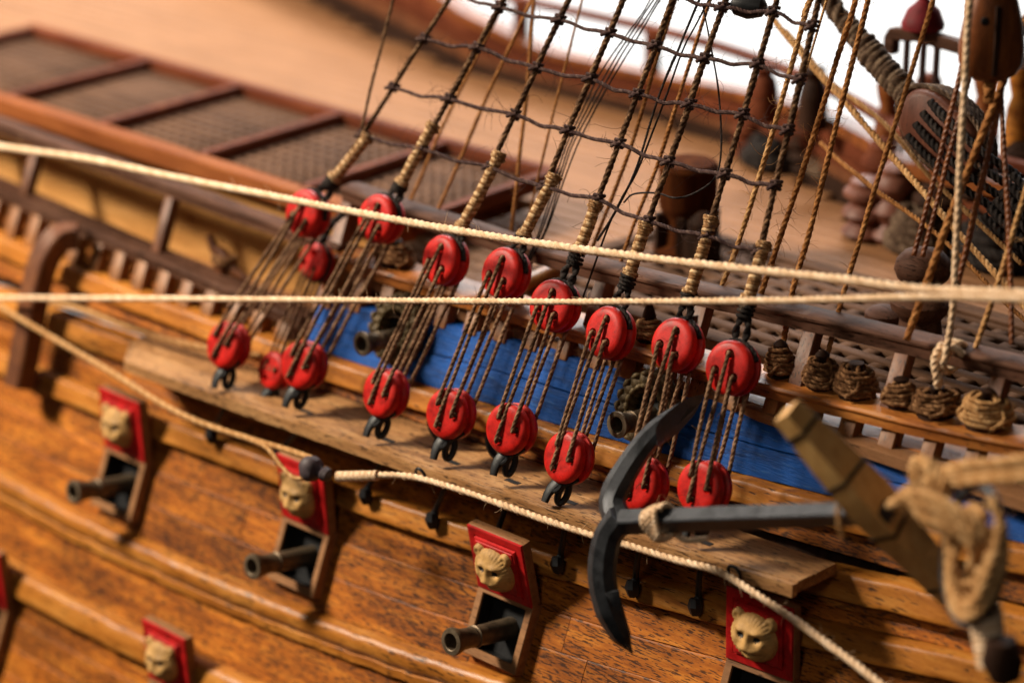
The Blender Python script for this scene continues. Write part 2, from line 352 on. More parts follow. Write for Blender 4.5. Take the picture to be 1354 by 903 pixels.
cW2t = curve([(50, 486), (220, 562), (371, 612), (502, 649), (752, 735), (894, 780), (1088, 829), (1275, 864)], .2, 3)
cW2b = lambda x: cW2t(x)-.42
cW3t = curve([(0, 628), (139, 697), (277, 762), (440, 822), (579, 873)], .25, 2)
cW4t = lambda x: cW3t(x)-1.62
cW5t = lambda x: cW3t(x)-4.4
XL, XR = -21.0, 15.0
def hy(x, z, off): return Yp(x)+.4*z-off
def strip(mb, ct, cb, x0, x1, prof, step=.22, noise=.008):
    n = max(3, int((x1-x0)/step)+1); X = np.linspace(x0, x1, n); zt, zb = ct(X), cb(X); R = []
    nz = RNG.normal(0, noise, (n, 2)); nz = (nz+np.roll(nz, 1, 0)+np.roll(nz, -1, 0))/2
    for v, dz, off in prof:
        z = zb+v*(zt-zb)+dz+nz[:, 0]*.6; R.append(np.stack([X, hy(X, z, off+nz[:, 1]*.5), z], 1))
    mb.grid(np.stack(R, 1))
def plankprof(off, th=.25, g=.012, b=.022):
    return [(0, g, off-th), (0, g, off-b), (0, g+b, off), (0, g+b+.03, off), (1, -g-b-.03, off), (1, -g-b, off), (1, -g, off-b), (1, -g, off-th)]
PORTS = [-10.36, -4.52, 1.0, 6.72]; PW = 1.42; PH = 1.36
def band(ct, cb, n, off, m, name='plank', cuts=None, seams=6.5, g=.004, lo=XL, hi=XR, wav=0):
    for k in range(n):
        t0, t1 = k/n, (k+1)/n
        a = lambda x, t1=t1: cb(x)+(ct(x)-cb(x))*t1
        c = lambda x, t0=t0: cb(x)+(ct(x)-cb(x))*t0
        xs = [lo]; x = lo+random.uniform(2, seams)
        while x < hi-2: xs.append(x); x += random.uniform(seams*.8, seams*1.35)
        xs.append(hi); segs = list(zip(xs[:-1], xs[1:]))
        if cuts:
            new = []
            for p, q in segs:
                cur = [(p, q)]
                for (u, v, zl, zh) in cuts:
                    xm = (u+v)/2
                    if a(xm) < zl or c(xm) > zh: continue
                    nx = []
                    for (p_, q_) in cur:
                        if v <= p_ or u >= q_: nx.append((p_, q_)); continue
                        if u-p_ > .15: nx.append((p_, u))
                        if q_-v > .15: nx.append((v, q_))
                    cur = nx
                new += cur
            segs = new
            for (u, v, zl, zh) in cuts:
                xm = (u+v)/2
                if a(xm) < zl or c(xm) > zh: continue
                if float(c(xm)) < zl-.05:
                    mb = MB(); strip(mb, lambda x, zl=zl: zl+0*x, c, u+.002, v-.002, plankprof(off, g=g, b=.012)); part(name, mb, m, hull, HR)
                if float(a(xm)) > zh+.05:
                    mb = MB(); strip(mb, a, lambda x, zh=zh: zh+0*x, u+.002, v-.002, plankprof(off, g=g, b=.012)); part(name, mb, m, hull, HR)
        for p, q in segs:
            mb = MB(); strip(mb, a, c, p+.006, q-.006, plankprof(off+random.uniform(-.004, .006), g=g, b=.012)); part(name, mb, m, hull, HR)
# port vertical extents at hull
ports = []
for px in PORTS:
    ztop = float(cW2t(px)) - .93; ports.append((px, ztop))
row2 = []
for (qx, qy) in ((192, 805),):
    pass
cuts = [(x+.05, x+PW-.05, zt-PH*.93+.05, zt-.04) for x, zt in ports]
# backing shell so no light leaks
for f_, a_, b_ in ((cBT, -5.35, XR), (cBB, XL, -5.35)):
    mb = MB(); strip(mb, f_, lambda x: cCH(x)-.3, a_, b_, [(0, 0, -.5), (0, 0, -.24), (1, -.03, -.24), (1, -.03, -.5)]); part('bulwark_lining', mb, M['darkwood'], hull, HR)
mb = MB(); strip(mb, lambda x: cW5t(x)-5, lambda x: cW5t(x)-6, XL, XR, [(0, 0, -.6), (0, 0, -.2), (1, 0, -.2), (1, 0, -.6)]); part('keel_board', mb, M['darkwood'], hull, HR)
for x0_, x1_, z_ in ((-5.3, XR, .2), (XL, -5.34, -1.3)):
  mb = MB(); X = np.linspace(x0_, x1_, 50); Z = 0*X+z_+.012; Y0 = hy(X, Z, -.12)
  mb.grid(np.stack([np.stack([X, Y0+a, Z+b_], 1) for a, b_ in ((0, -.1), (0, 0), (1.3, 0), (1.3, -.1))], 1)); part('waterway', mb, M['sill'], hull, HR)
# blue band: three planks
band(cBT, lambda x: cBB(x), 2, .02, M['blue'], cuts=None, seams=13, g=.014, lo=-5.35)
# wale under the blue band
def wale(ct, h, off, m, lo=XL, hi=XR, name='wale', label=None):
    mb = MB(); cb = lambda x: ct(x)-h
    strip(mb, ct, cb, lo, hi, [(0, 0, -.1), (0, .0, off-.05), (0, .025, off-.012), (0, .05, off), (0, .10, off), (1, -.10, off), (1, -.05, off), (1, -.02, off-.014), (1, 0, off-.08), (1, 0, -.1)], .15, .012)
    return part(name, mb, m, hull, HR, label=label)
wale(cBB, .40, .24, M['wale'])
cB2 = lambda x: cBB(x)-.40
cCHi = lambda x: cCH(x)-.04
band(cB2, lambda x: cCHi(x)+.02, 1, .0, M['hull'])
cC2 = lambda x: cCHi(x)-.22
cWR = curve([(1116, 757), (1190, 775), (1289, 800)], .3, 1)
def cWc(x):  # wale at the shelf level
    x = np.asarray(x, float); t = np.clip((x-6.5)/3.0, 0, 1); return (1-t)*(cCH(x)-.25)+t*np.minimum(cWR(x), cCH(9.)+.25)
wale(lambda x: cWc(x), .46, .26, M['wale'])
band(lambda x: cWc(x)-.46, cW2t, 2, .0, M['hull'])
wale(cW2t, .42, .24, M['wale'])
band(cW2b, cW3t, 3, .0, M['hull'], cuts=cuts, seams=8)
# main moulded wale
mb = MB(); strip(mb, cW3t, lambda x: cW3t(x)-.62, XL, XR, [(0, 0, -.1), (0, 0, .10), (.0, .04, .16), (.30, 0, .20), (.35, 0, .15), (.40, 0, .20), (.6, 0, .28), (.80, 0, .31), (.94, 0, .29), (1, 0, .22), (1, 0, -.1)], .12, .014)
part('main_wale', mb, M['wale'], hull, HR, ang=50)
band(lambda x: cW3t(x)-.62, cW4t, 1, .03, M['hull'], seams=10)
cuts2 = []
R2 = [(-5.85,), (-11.25,)]
mb = MB(); strip(mb, cW4t, lambda x: cW4t(x)-.55, XL, XR, [(0, 0, -.1), (0, 0, .2), (.1, 0, .28), (.35, 0, .32), (.8, 0, .34), (.94, 0, .31), (1, 0, .22), (1, 0, -.1)], .12, .014)
# lower-row gunports: (x, z top of frame) found on the hull
p2 = on_hull(200, 895, .2); p2b = on_hull(-36, 783, .2)
ports2 = [(float(p2[0]), float(p2[2])), (float(p2b[0]), float(p2b[2]))]
part('lower_wale', mb, M['wale'], hull, HR, ang=50)
cutsB = [(x+.05, x+PW-.05, zt-PH*.93+.05, zt-.04) for x, zt in ports2]
band(lambda x: cW4t(x)-.55, cW5t, 4, .0, M['hull'], cuts=cutsB, seams=8, hi=12)
wale(cW5t, .5, .3, M['wale'], hi=12)
band(lambda x: cW5t(x)-.5, lambda x: cW5t(x)-6, 6, .0, M['hull'], seams=9, hi=12)

# ---- gunports
def face_mesh():
    n = 56; xs = np.linspace(-.56, .56, n); zs = np.linspace(-.56, .60, n); X, Z = np.meshgrid(xs, zs)
    def G(cx, cz, sx, sz, h, p=2): return h*np.exp(-((np.abs(X-cx)/sx)**p+(np.abs(Z-cz)/sz)**p))
    base = np.sqrt(np.maximum(0, 1-(X/.43)**2-((Z+.02)/(.44))**2))*.24
    base *= 1-.25*np.clip(-(Z+.15), 0, 1)
    ear = np.zeros_like(X)
    for s_ in (-1, 1):
        d = np.sqrt(((X-s_*.30)/.115)**2+((Z-.31)/.13)**2); ear = np.maximum(ear, np.where(d < 1, .13*np.sqrt(np.maximum(0, 1-d**2)), 0))
    H = np.maximum(base, ear)
    for s_ in (-1, 1): H -= G(s_*.30, .32, .05, .06, .05)
    H += G(0, -.13, .12, .10, .07)+G(0, .04, .055, .15, .045)        # muzzle, nose bridge
    for s_ in (-1, 1):
        H += G(s_*.15, .17, .10, .05, .07)+G(s_*.12, -.17, .08, .06, .06)+G(s_*.25, -.04, .08, .12, .05)
        H -= G(s_*.15, .05, .07, .055, .075)
    H -= G(0, -.235, .13, .022, .07)
    H += G(0, -.33, .10, .06, .05)
    ang = np.arctan2(Z, X); rad = np.sqrt(X**2+Z**2)
    H += .012*np.sin(ang*34)*np.clip((rad-.24)*6, 0, 1)*(base > 0)       # fur grooves
    H[(base <= 0) & (ear <= 0)] = -.05
    H = np.maximum(H, -.05)
    mb = MB(); P = np.stack([X, -H, Z], 2)
    f = [(i*n+j, i*n+j+1, (i+1)*n+j+1, (i+1)*n+j) for i in range(n-1) for j in range(n-1)]
    keep = []; mi = []
    Hf = H.ravel(); Xf, Zf = X.ravel(), Z.ravel()
    for q in f:
        if max(Hf[list(q)]) <= -.045: continue
        keep.append(q); cx, cz = Xf[list(q)].mean(), Zf[list(q)].mean()
        mi.append(1 if any(((cx-s_*.15)/.060)**2+((cz-.05)/.052)**2 < 1 for s_ in (-1, 1)) else 0)
    mb.add(P.reshape(-1, 3), keep); mb.mi = mi
    return mb.mesh('carved_face', (0, 0, 0), [M['carve'], M['black']], True, None)
FACE = face_mesh()
def lid_meshes():
    a = MB(); a.box((PW/2, -.08, .70), (PW/2, 0, 0), (0, .10, 0), (0, 0, .70), .015)
    back = a.mesh('gunport_lid', (0, 0, 0), [M['frame']])
    r = MB()
    def fr(x0, x1, z0, z1, y): return [(x0, y, z0), (x1, y, z0), (x1, y, z1), (x0, y, z1)]
    lv = [(.0, -.17), (.0, -.215), (.012, -.222), (.15, -.222), (.155, -.20), (.18, -.20), (.19, -.255), (.21, -.265), (.23, -.265), (.24, -.285), (.5, -.285)]
    P = [fr(.012+i, PW-.012-i, .012+i, 1.388-i, y) for i, y in lv]
    r.grid(np.array(P, float)); red = r.mesh('red_panel', (0, 0, 0), [M['redlid']], True, 30)
    return back, red
LB, LRD = lid_meshes()
def frame_mesh():
    a = MB(); x0, x1 = 0, PW; t_ = .16
    def fr(i, y): return [(i, y, -PH+i), (PW-i, y, -PH+i), (PW-i, y, -i), (i, y, -i)]
    P = [fr(0, .45), fr(0, -.23), fr(.012, -.245), fr(t_-.012, -.245), fr(t_, -.23), fr(t_, .45)]
    a.grid(np.array(P, float), caps=False); return a.mesh('gunport_frame', (0, 0, 0), [M['frame']], True, 30)
FRM = frame_mesh()
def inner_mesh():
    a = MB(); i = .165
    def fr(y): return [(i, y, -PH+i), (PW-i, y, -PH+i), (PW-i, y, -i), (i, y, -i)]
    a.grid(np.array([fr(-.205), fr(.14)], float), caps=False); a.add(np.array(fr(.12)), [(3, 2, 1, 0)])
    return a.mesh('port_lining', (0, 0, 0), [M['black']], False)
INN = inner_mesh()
ALPH = math.atan(.4)
def cannon_mesh():
    a = MB()
    prof = [(-1.2, .24), (-.3, .225), (.35, .205), (.95, .19), (.97, .215), (1.0, .215), (1.02, .19), (1.05, .19), (1.07, .205), (1.1, .19), (1.36, .205), (1.48, .25), (1.56, .262), (1.6, .25), (1.61, .17), (1.6, .155), (1.3, .15), (1.05, .145), (1.0, .01)]
    a.lathe(prof, (0, 0, 0), (0, -1, 0), 28); return a.mesh('cannon', (0, 0, 0), [M['brass']], True, 35)
CAN = cannon_mesh()
def place_port(x, zt, lab, tilt=4, lid=True, face_px=None):
    root = np.array([x, float(hy(x+PW/2, zt, .0)), zt]); loc = root-HR
    th = math.atan2(.01*max(x, 0), 1)
    f = obj('gunport_frame', FRM, hull, loc); f.rotation_euler = (-ALPH, 0, th)
    ln = obj('port_lining', INN, f)
    l = obj('gunport_lid', LB, hull, loc+np.array([0, -.06, .05])); l.rotation_euler = (math.radians(tilt), 0, th)
    obj('red_panel', LRD, l)
    fc = obj('carved_face', FACE, l); fc.location = (PW*.48, -.28, .68); fc.scale = (1.12, 1.0, 1.02)
    c = Vector((x+PW/2, root[1], zt)); d = Vector((0, math.sin(-0), 0))
    cpos = np.array([x+PW/2, float(hy(x+PW/2, zt-PH*.5, 0))+.22, zt-PH*.50])
    c = obj('cannon', CAN, None, cpos); c.rotation_euler = (math.radians(-9), 0, th+math.radians(random.uniform(-2, 1)))
    tag(c, lab, 'cannon', 'cannons run out through the hull')
labs = ['bronze cannon poking from the square gunport at the far left of the upper row', 'bronze cannon in the square gunport beneath the grey rope toggle',
        'sharp bronze cannon in the square gunport left of the anchor arm', 'bronze cannon in the gunport below the shelf end, cut off by the bottom edge']
for (x, zt), lb, tl in zip(ports, labs, (3, 4, 12, 2)): place_port(x, zt, lb, tl)
place_port(*ports2[0], 'bronze cannon of the lower gunport row, below the frame bottom'); place_port(*ports2[1], 'bronze cannon of the lower gunport row, beyond the left edge')

# ---- channel (shelf) with oblique end
XC0, XC1 = -9.9, 8.45
n = 110; X = np.linspace(XC0, XC1, n); zc = cCH(X); yo = hy(X, zc, 1.6)
taper = np.clip(.45+(X-XC0)/1.6, 0.45, 1)
yin = Yp(X)+.4*zc-.05
def chpart(name, y0, y1, zt, zb_, m):
    mb = MB(); sk = np.clip((X-6.9)/(XC1-6.9), 0, 1)
    R = []
    for (t_, z_) in [(0, zb_), (0, zt-.03), (.02, zt), (.5, zt+.004), (.98, zt), (1, zt-.03), (1, zb_)]:
        y = y0+(y1-y0)*t_; xx = X+sk*(.75*(y-yo)/1.6)*.0; R.append(np.stack([xx, y, zc+z_+RNG.normal(0, .004, n)], 1))
    mb.grid(np.stack(R, 1)); part(name, mb, m, hull, HR)
yo2 = yin+(yo-yin)*taper
yin = yo2+(yin-yo2)*np.interp(X, [4, XC1], [1, .75])
mid = yo2+(yin-yo2)*.52
chpart('channel_edge', yo2, yo2+.13, -.015, -.24, M['oak'])
chpart('channel_board', yo2+.135, mid, 0, -.20, M['oak'])
chpart('channel_board', mid+.012, yin, .0, -.20, M['oak'])

# ---- rails
def rail(name, c, yoff, prof, x0, x1, m, step=.2, noise=.008):
    n = int((x1-x0)/step)+2; X = np.linspace(x0, x1, n); z0 = c(X); y0 = hy(X, z0, 0)+yoff; R = []
    nz = np.cumsum(RNG.normal(0, noise*.5, n)); nz -= np.linspace(0, nz[-1], n); nz = np.clip(nz, -.02, .02)
    for dy, dz in prof: R.append(np.stack([X, y0+dy, z0+dz+nz+RNG.normal(0, noise*.3, n)], 1))
    mb = MB(); mb.grid(np.stack(R, 1)); return part(name, mb, m, hull, HR)
capp = lambda w, h: [(0, -h), (-.0, -h*.45), (-.04, -h*.3), (-.04, -.05), (.0, -.01), (w*.5, .02), (w-.04, -.01), (w, -.06), (w-.03, -h)]
PS = on_hull(459, 244)[0]
rail('cap_rail', cRAm, -.15, capp(.52, .30), PS, XR, M['rail'])
rail('cap_rail', cRAl, -.1, capp(.42, .28), XL, PS+.3, M['rail'])
rail('sill_rail', cRBm, -.25, capp(.85, .26), -5.3, XR, M['sill'])
rail('sill_rail', cRBl, -.2, capp(.60, .26), XL, -5.6, M['rail'])
# posts between cap and sill rails
def post(px, cA, cB, w, d, m, off=0):
    pt = on_hull(px, 0+proj_y(px, cB), 0); x = pt[0]; za, zb = float(cA(x))-.26, float(cB(x))-.03
    mb = MB(); ya, yb = float(hy(x, za, 0)), float(hy(x, zb, 0)); c = np.array([x, (ya+yb)/2+.12, (za+zb)/2]); az = np.array([0, (ya-yb)/2, (za-zb)/2])
    mb.box(c, (w/2, 0, 0), (0, d/2, 0), az, .02); part('rail_post', mb, m, hull, HR)
def proj_y(px, c):       # image y where the curve (off 0) crosses column px
    X = np.linspace(XL, XR, 300); Z = c(X); P = np.stack([X, hy(X, Z, 0), Z], 1); q = P-CP
    u = 677+FPX*(q@RV)/(q@DV); v = 451.5-FPX*(q@UV)/(q@DV); i = np.argmin(abs(u-px)); return v[i]
for px in (500, 580, 672, 777, 908, 1050, 1172, 1300): post(px, cRAm, cRBm, .30, .26, M['post'])
for px in (-60, 30, 205): post(px, cRAl, cRBl, .27, .27, M['post'])
# balusters between sill rail and the blue band
x = -5.1
while x < XR-.3:
    zt, zb = float(cRBm(x))-.24, float(cBT(x))-.08; mb = MB()
    mb.box((x, float(hy(x, (zt+zb)/2, 0))+.08, (zt+zb)/2), (.15+random.uniform(-.02, .02), 0, 0), (0, .14, 0), (0, .4*(zt-zb)/2, (zt-zb)/2), .015)
    part('baluster', mb, M['balus'], hull, HR); x += .80
cWx = cBB
x = -20.5
while x < -5.6:
    zt, zb = float(cRBl(x))-.22, float(cBB(x))-.05; mb = MB()
    mb.box((x, float(hy(x, (zt+zb)/2, 0))+.05, (zt+zb)/2), (.17, 0, 0), (0, .15, 0), (0, .4*(zt-zb)/2, (zt-zb)/2), .015)
    part('baluster', mb, M['balus'], hull, HR); x += .80
# step post where the forecastle rail ends
mb = MB(); x = PS+.1; za, zb = float(cRAm(x))-.05, float(cBB(x)); mb.box((x, float(hy(x, (za+zb)/2, 0))+.2, (za+zb)/2), (.16, 0, 0), (0, .2, 0), (0, .2*(za-zb), (za-zb)/2), .02)
part('step_post', mb, M['post'], hull, HR)
# fender timber at the left
mb = MB(); pts = [on_hull(*q) for q in ((104, 312, .45), (78, 316, .75), (58, 345, .85), (46, 390, .85), (36, 450, .8), (24, 512, .75))]
P_, _ = resample(pts, .12); mb.bar(P_, .50, .55, (-1, 0, 0)); part('fender', mb, M['post'], hull, HR)
mb = MB(); pts = [on_hull(*q) for q in ((-160, 230, .45), (-190, 236, .75), (-210, 265, .85), (-230, 370, .8), (-245, 440, .75))]
P_, _ = resample(pts, .12); mb.bar(P_, .50, .55, (-1, 0, 0)); part('fender', mb, M['post'], hull, HR)

# ---- wreath ports with cannon in the blue band
def wreath(px, py, lab, mz):
    c = on_hull(px, py, .1); mb = MB(); th = np.linspace(0, 2*math.pi, 73)
    nrm = np.array([0, -.93, .37]); e1 = np.array([1., 0, 0]); e2 = np.cross(e1, nrm)*-1; e2 = np.array([0, .37, .93])
    R = []; k = 12
    for t_ in th:
        rr = .20*(1+.13*math.sin(t_*17)); dirn = e1*math.cos(t_)+e2*math.sin(t_); cc = c+dirn*.52
        R.append([cc+dirn*rr*math.cos(a)*(1+.1*math.sin(3*a+5*t_))+nrm*(rr*.9*math.sin(a)+.08) for a in np.arange(k)*6.2832/k])
    mb.grid(np.array(R), caps=False)
    for j in range(17):       # carved leaves lying round the ring
        t_ = j*2*math.pi/17; dirn = e1*math.cos(t_)+e2*math.sin(t_); tg = -e1*math.sin(t_)+e2*math.cos(t_)
        for q_, o_ in ((.40, 0), (.62, .1)):
            cc = c+dirn*q_+nrm*.22; mb.tube([cc-tg*.09, cc-tg*.03+nrm*.03, cc+tg*.05+nrm*.025, cc+tg*.12+dirn*.02], [.02, .06, .045, .008], 6)
    part('port_wreath', mb, M['wreath'], hull, HR, ang=60)
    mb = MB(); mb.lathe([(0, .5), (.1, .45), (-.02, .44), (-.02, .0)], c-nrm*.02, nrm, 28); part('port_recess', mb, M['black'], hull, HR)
    c2 = obj('cannon', CAN, None, tuple(c+np.array([0, .05, -.16]))); c2.scale = (.94, mz, .94); c2.rotation_euler = (math.radians(-7), 0, 0)
    tag(c2, lab, 'cannon', 'cannons run out through the hull')
wreath(531, 436, 'small grey cannon out of the round wreathed port behind the third red deadeye pair', .70)
wreath(862, 541, 'small cannon out of the round wreathed port beside the anchor fluke', .62)

# ---- decks
def zdeck(x): return .2
YFAR = 13.2
def yfar(x): return YFAR+.30*(-15-x) if x < -15 else max(YFAR-.03*max(x+9, 0)**2, 9.6)
ZL = -1.3
ys = np.linspace(.15, YFAR+6.2, 42)
for a, b_ in zip(ys[:-1], ys[1:]):
    for x0_, x1_, zf in (((-5.3, 15, zdeck), (-34, -5.34, lambda x: ZL)) if b_ < 6.3 else ((-34, 15, zdeck),)):
        mb = MB(); X = np.linspace(x0_, x1_, 40); Z = np.array([zf(x) for x in X]); g = .008
        if b_ > 9.6: X = X[[yfar(q)+.25 > b_ for q in X]]
        if len(X) < 3: continue
        Z = np.array([zf(x) for x in X])
        R = [np.stack([X, 0*X+yy, Z+zz], 1) for yy, zz in ((a+g, -.2), (a+g, -.01), (a+g+.02, 0), (b_-g-.02, 0), (b_-g, -.01), (b_-g, -.2))]
        mb.grid(np.stack(R, 1)); part('deck_plank', mb, M['deck'], hull, HR)
mb = MB(); mb.box((-5.33, 3.2, -.45), (.03, 0, 0), (0, 3.3, 0), (0, 0, .62)); part('deck_break', mb, M['coam'], hull, HR)
for k_ in range(3):
    mb = MB(); mb.box((-19.6, 1.38, -.98+.66*k_), (14.2, 0, 0), (0, .04, 0), (0, 0, .325), .01); part('gangway_board', mb, M['gang'], hull, HR)
mb = MB(); mb.box((-19.5, 6.38, -1.0), (14.3, 0, 0), (0, .06, 0), (0, 0, 1.0)); part('side_board', mb, M['mahog'], hull, HR)
# waist gratings: ladder of frames
ZG = 1.0; beamsL = [(20, 133, 205, 82), (117, 175, 300, 115), (240, 218, 430, 158), (355, 250, 500, 198), (462, 222, 545, 196), (563, 268, 632, 230)]
gx = -40.2; BX = [-23.3, -18.35, -14.75, -11.1, -7.6, -4.3]
YG0, YG1 = 1.35, 5.9
def skew(x, y): return x-.10*(y-YG0)
def lattice(x0, x1, y0, y1, zf, nx, ny, t_, h, sk=True, nm='grating'):
    mb = MB(); sf = skew if sk else (lambda x, y: x)
    for i in range(nx+1):
        x = x0+(x1-x0)*i/nx; mb.box(((sf(x, y0)+sf(x, y1))/2, (y0+y1)/2, zf(x)), (t_/2, 0, 0), ((sf(x, y1)-sf(x, y0))/2, (y1-y0)/2, 0), (0, 0, h/2))
    for j in range(ny+1):
        y = y0+(y1-y0)*j/ny; mb.box(((sf(x0, y)+sf(x1, y))/2, y, (zf(x0)+zf(x1))/2+.003), ((x1-x0)/2, 0, (zf(x1)-zf(x0))/2), (0, t_/2, 0), (0, 0, h/2))
    return part(nm, mb, M['grate'], hull, HR, smooth=False, kind='stuff')
zg = lambda x: ZG
for a, b_ in zip(BX[:-1], BX[1:]):
    lattice(a+.2, b_-.2, YG0+.25, YG1-.2, lambda x: ZG-.16, 9, 12, .18, .12)
def beam(p, q, w, h, m, name='grating_beam'):
    mb = MB(); mb.bar([p, (np.array(p)+np.array(q))/2, q], w, h, (0, 0, 1)); part(name, mb, m, hull, HR)
for x in BX: beam((skew(x, YG0), YG0, ZG), (skew(x, YG1), YG1, ZG), .27, .34, M['mahog'])
beam((skew(BX[0], YG1)-.15, YG1+.1, ZG+.01), (skew(BX[-1], YG1)+.1, YG1+.1, ZG+.01), .26, .36, M['mahog'], 'grating_coaming')
beam((BX[0], YG0-.12, ZG-.04), (BX[-1]+.1, YG0-.12, ZG-.04), .46, .42, M['coam'], 'grating_coaming')
# deck grating on the forecastle
zd = .36
lattice(-1.5, 14.2, 2.2, 6.3, lambda x: zd, 30, 8, .30, .10, False)
beam((-1.8, 6.55, zd), (14.5, 6.55, zd), .42, .26, M['grate'], 'grating_coaming'); beam((-1.8, 1.95, zd), (14.5, 1.95, zd), .4, .26, M['grate'], 'grating_coaming')
beam((-1.72, 2.1, zd), (-1.72, 6.4, zd), .36, .26, M['grate'], 'grating_coaming')
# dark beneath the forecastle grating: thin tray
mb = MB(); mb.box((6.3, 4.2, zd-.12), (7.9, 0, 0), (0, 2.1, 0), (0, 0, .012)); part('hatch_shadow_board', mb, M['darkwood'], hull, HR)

# ---- far side of the ship
def far_strip(name, zs0, zs1, th, m, x0=-34, x1=15, dy=0):
    mb = MB(); X = np.linspace(x0, x1, 60); Y = np.array([yfar(x) for x in X])+dy; zb = np.array([zdeck(x) for x in X])
    F = np.interp(X, [-34, -17, -12, -8, -2, 12], [3, 1.8, 1.0, 1.05, 1.5, 1.8]) if zs1 < 2 else 1.0+0*X
    R = [np.stack([X, Y+a, zb+c*F], 1) for a, c in ((0, zs0), (0, zs1), (th, zs1), (th, zs0))]; mb.grid(np.stack(R, 1)); return part(name, mb, m, hull, HR)
far_strip('far_hull_side', -9, -.01, .3, M['darkwood']); far_strip('far_bulwark_plank', 0, .24, .3, M['darkwood']); far_strip('far_bulwark_plank', .25, .48, .3, M['post'])  # lowest bulwark plank coloured dark to stand in for the shadow at its foot
far_strip('far_rail', .48, .62, .45, M['mahog'], dy=-.12)
far_strip('far_bulwark_plank', .63, .95, .3, M['mahog'])
far_strip('far_rail', .95, 1.12, .6, M['block'], dy=-.2)
far_strip('far_rail', 2.1, 2.28, .3, M['mahog'], dy=0, x0=-14)
for x in (-13, -8.5):
    mb = MB(); y = yfar(x); z = zdeck(x); mb.box((x, y+.12, z+1.6), (.17, 0, 0), (0, .14, 0), (0, 0, .5), .02); part('far_rail_post', mb, M['mahog'], hull, HR)

# ------------------------------------------------------------------ deadeyes
def deadeye_mesh(R, Th, angs, nm):
    a = MB(); h = Th/2; rg = .085
    prof = [(-h, 0.001), (-h, R*.62), (-h+.004, R*.80), (-h+.03, R*.93), (-h+.08, R*.995), (-h+.12, R), (-.075, R), (-.05, R-rg*.6), (0, R-rg), (.05, R-rg*.6), (.075, R), (h-.12, R), (h-.08, R*.995), (h-.03, R*.93), (h-.004, R*.80), (h, R*.62), (h, .001)]
    a.lathe(prof, (0, 0, 0), (0, 1, 0), 56); me = a.mesh(nm, (0, 0, 0), [M['red']], True, 45)
    o = bpy.data.objects.new('tmp', me); COL.objects.link(o)
    cut = MB(); hs = []
    for g in angs:
        x, z = .235*math.cos(math.radians(g)), .235*math.sin(math.radians(g)); hs.append((x, z))
        cut.lathe([(-h-.1, .115), (-h-.001, .095), (-h+.05, .066), (h-.05, .066), (h+.001, .095), (h+.1, .115)], (x, 0, z), (0, 1, 0), 20)
    cm = cut.mesh('cut', (0, 0, 0), [M['red']]); co = bpy.data.objects.new('cut', cm); COL.objects.link(co)
    md = o.modifiers.new('b', 'BOOLEAN'); md.operation = 'DIFFERENCE'; md.object = co; md.solver = 'EXACT'
    dg = bpy.context.evaluated_depsgraph_get(); nm_ = bpy.data.meshes.new_from_object(o.evaluated_get(dg)); nm_.name = nm
    bpy.data.objects.remove(o); bpy.data.objects.remove(co)
    nm_.shade_smooth() if hasattr(nm_, 'shade_smooth') else None; nm_.set_sharp_from_angle(angle=math.radians(38))
    return nm_, hs
DR, DT = .475, .46
UPM, UPH = deadeye_mesh(DR, DT, (82, 200, 318), 'deadeye')
LOM, LOH = deadeye_mesh(DR, DT, (128, 8, 248), 'deadeye')
def strop_mesh():       # iron band round the groove plus two links below
    a = MB(); t_ = np.linspace(math.pi-.9, math.pi+.9, 25); a.tube([(math.sin(q)*(DR-.02), 0, math.cos(q)*(DR-.02)) for q in t_], .045, 8)
    a.bar(np.array([(.02, 0, -DR+.08), (-.04, -.05, -DR-.04), (-.09, -.10, -DR-.16), (-.10, -.14, -DR-.28), (-.09, -.16, -DR-.42)]), [.12, .20, .18, .15, .12], [.10, .13, .10, .08, .08], (0, -1, .3))
    q = np.linspace(0, 2*math.pi, 25)
    a.tube([(.09+.05*math.sin(u)+.02*math.cos(u), .06*math.sin(u)+.04, -DR-.17+.19*math.cos(u)) for u in q], .064, 8)
    a.tube([(-.02+.09*math.cos(u), -.06+.04*math.sin(u), -DR-.07+.10*math.sin(u)) for u in q], .05, 8)
    return a.mesh('iron_strop', (0, 0, 0), [M['iron']])
STROP = strop_mesh()
def foot_mesh():
    a = MB(); a.tube([(0, 0, .15), (.02, -.03, -.05), (0, -.02, -.22)], [.06, .075, .05], 8)
    a.bar(np.array([(.0, 0, .12), (.04, -.05, 0), (.02, -.05, -.14), (.0, 0, -.3)]), .13, .06, (0, 1, 0)); return a.mesh('chain_link', (0, 0, 0), [M['iron']])
UP = [(408, 283), (505, 290), (590, 345), (670, 362), (735, 405), (808, 441), (897, 457), (970, 487)]
LO = [(303, 457), (403, 483), (511, 520), (597, 547), (677, 567), (753, 605), (850, 640), (932, 645)]
FEET = [(283, 573), (372, 600), (487, 652), (575, 684), (657, 712), (741, 742), (840, 773), (923, 797)]
SH_TOP = [(594, 0), (666, 0), (752, 0), (824, 0), (890, 0), (959, 0), (1028, 0), (1083, 0)]
SH_MID = [(480, 180), (557, 200), (654, 216), (722, 250), (785, 270), (855, 293), (936, 305), (1004, 340)]
SERVE = [((486, 182), (442, 236)), ((572, 168), (531, 243)), ((660, 206), (611, 300)), ((732, 235), (693, 311)), ((787, 272), (766, 330)), ((853, 300), (833, 362)), ((940, 292), (912, 388)), ((1010, 325), (990, 395))]
NAMES = ['leftmost', 'second', 'third', 'fourth', 'fifth', 'sixth', 'seventh', 'rightmost']
X0L = random.getstate()
shrouds = []
def segdir(a, b_): v = np.array(b_, float)-np.array(a, float); return v/np.linalg.norm(v)
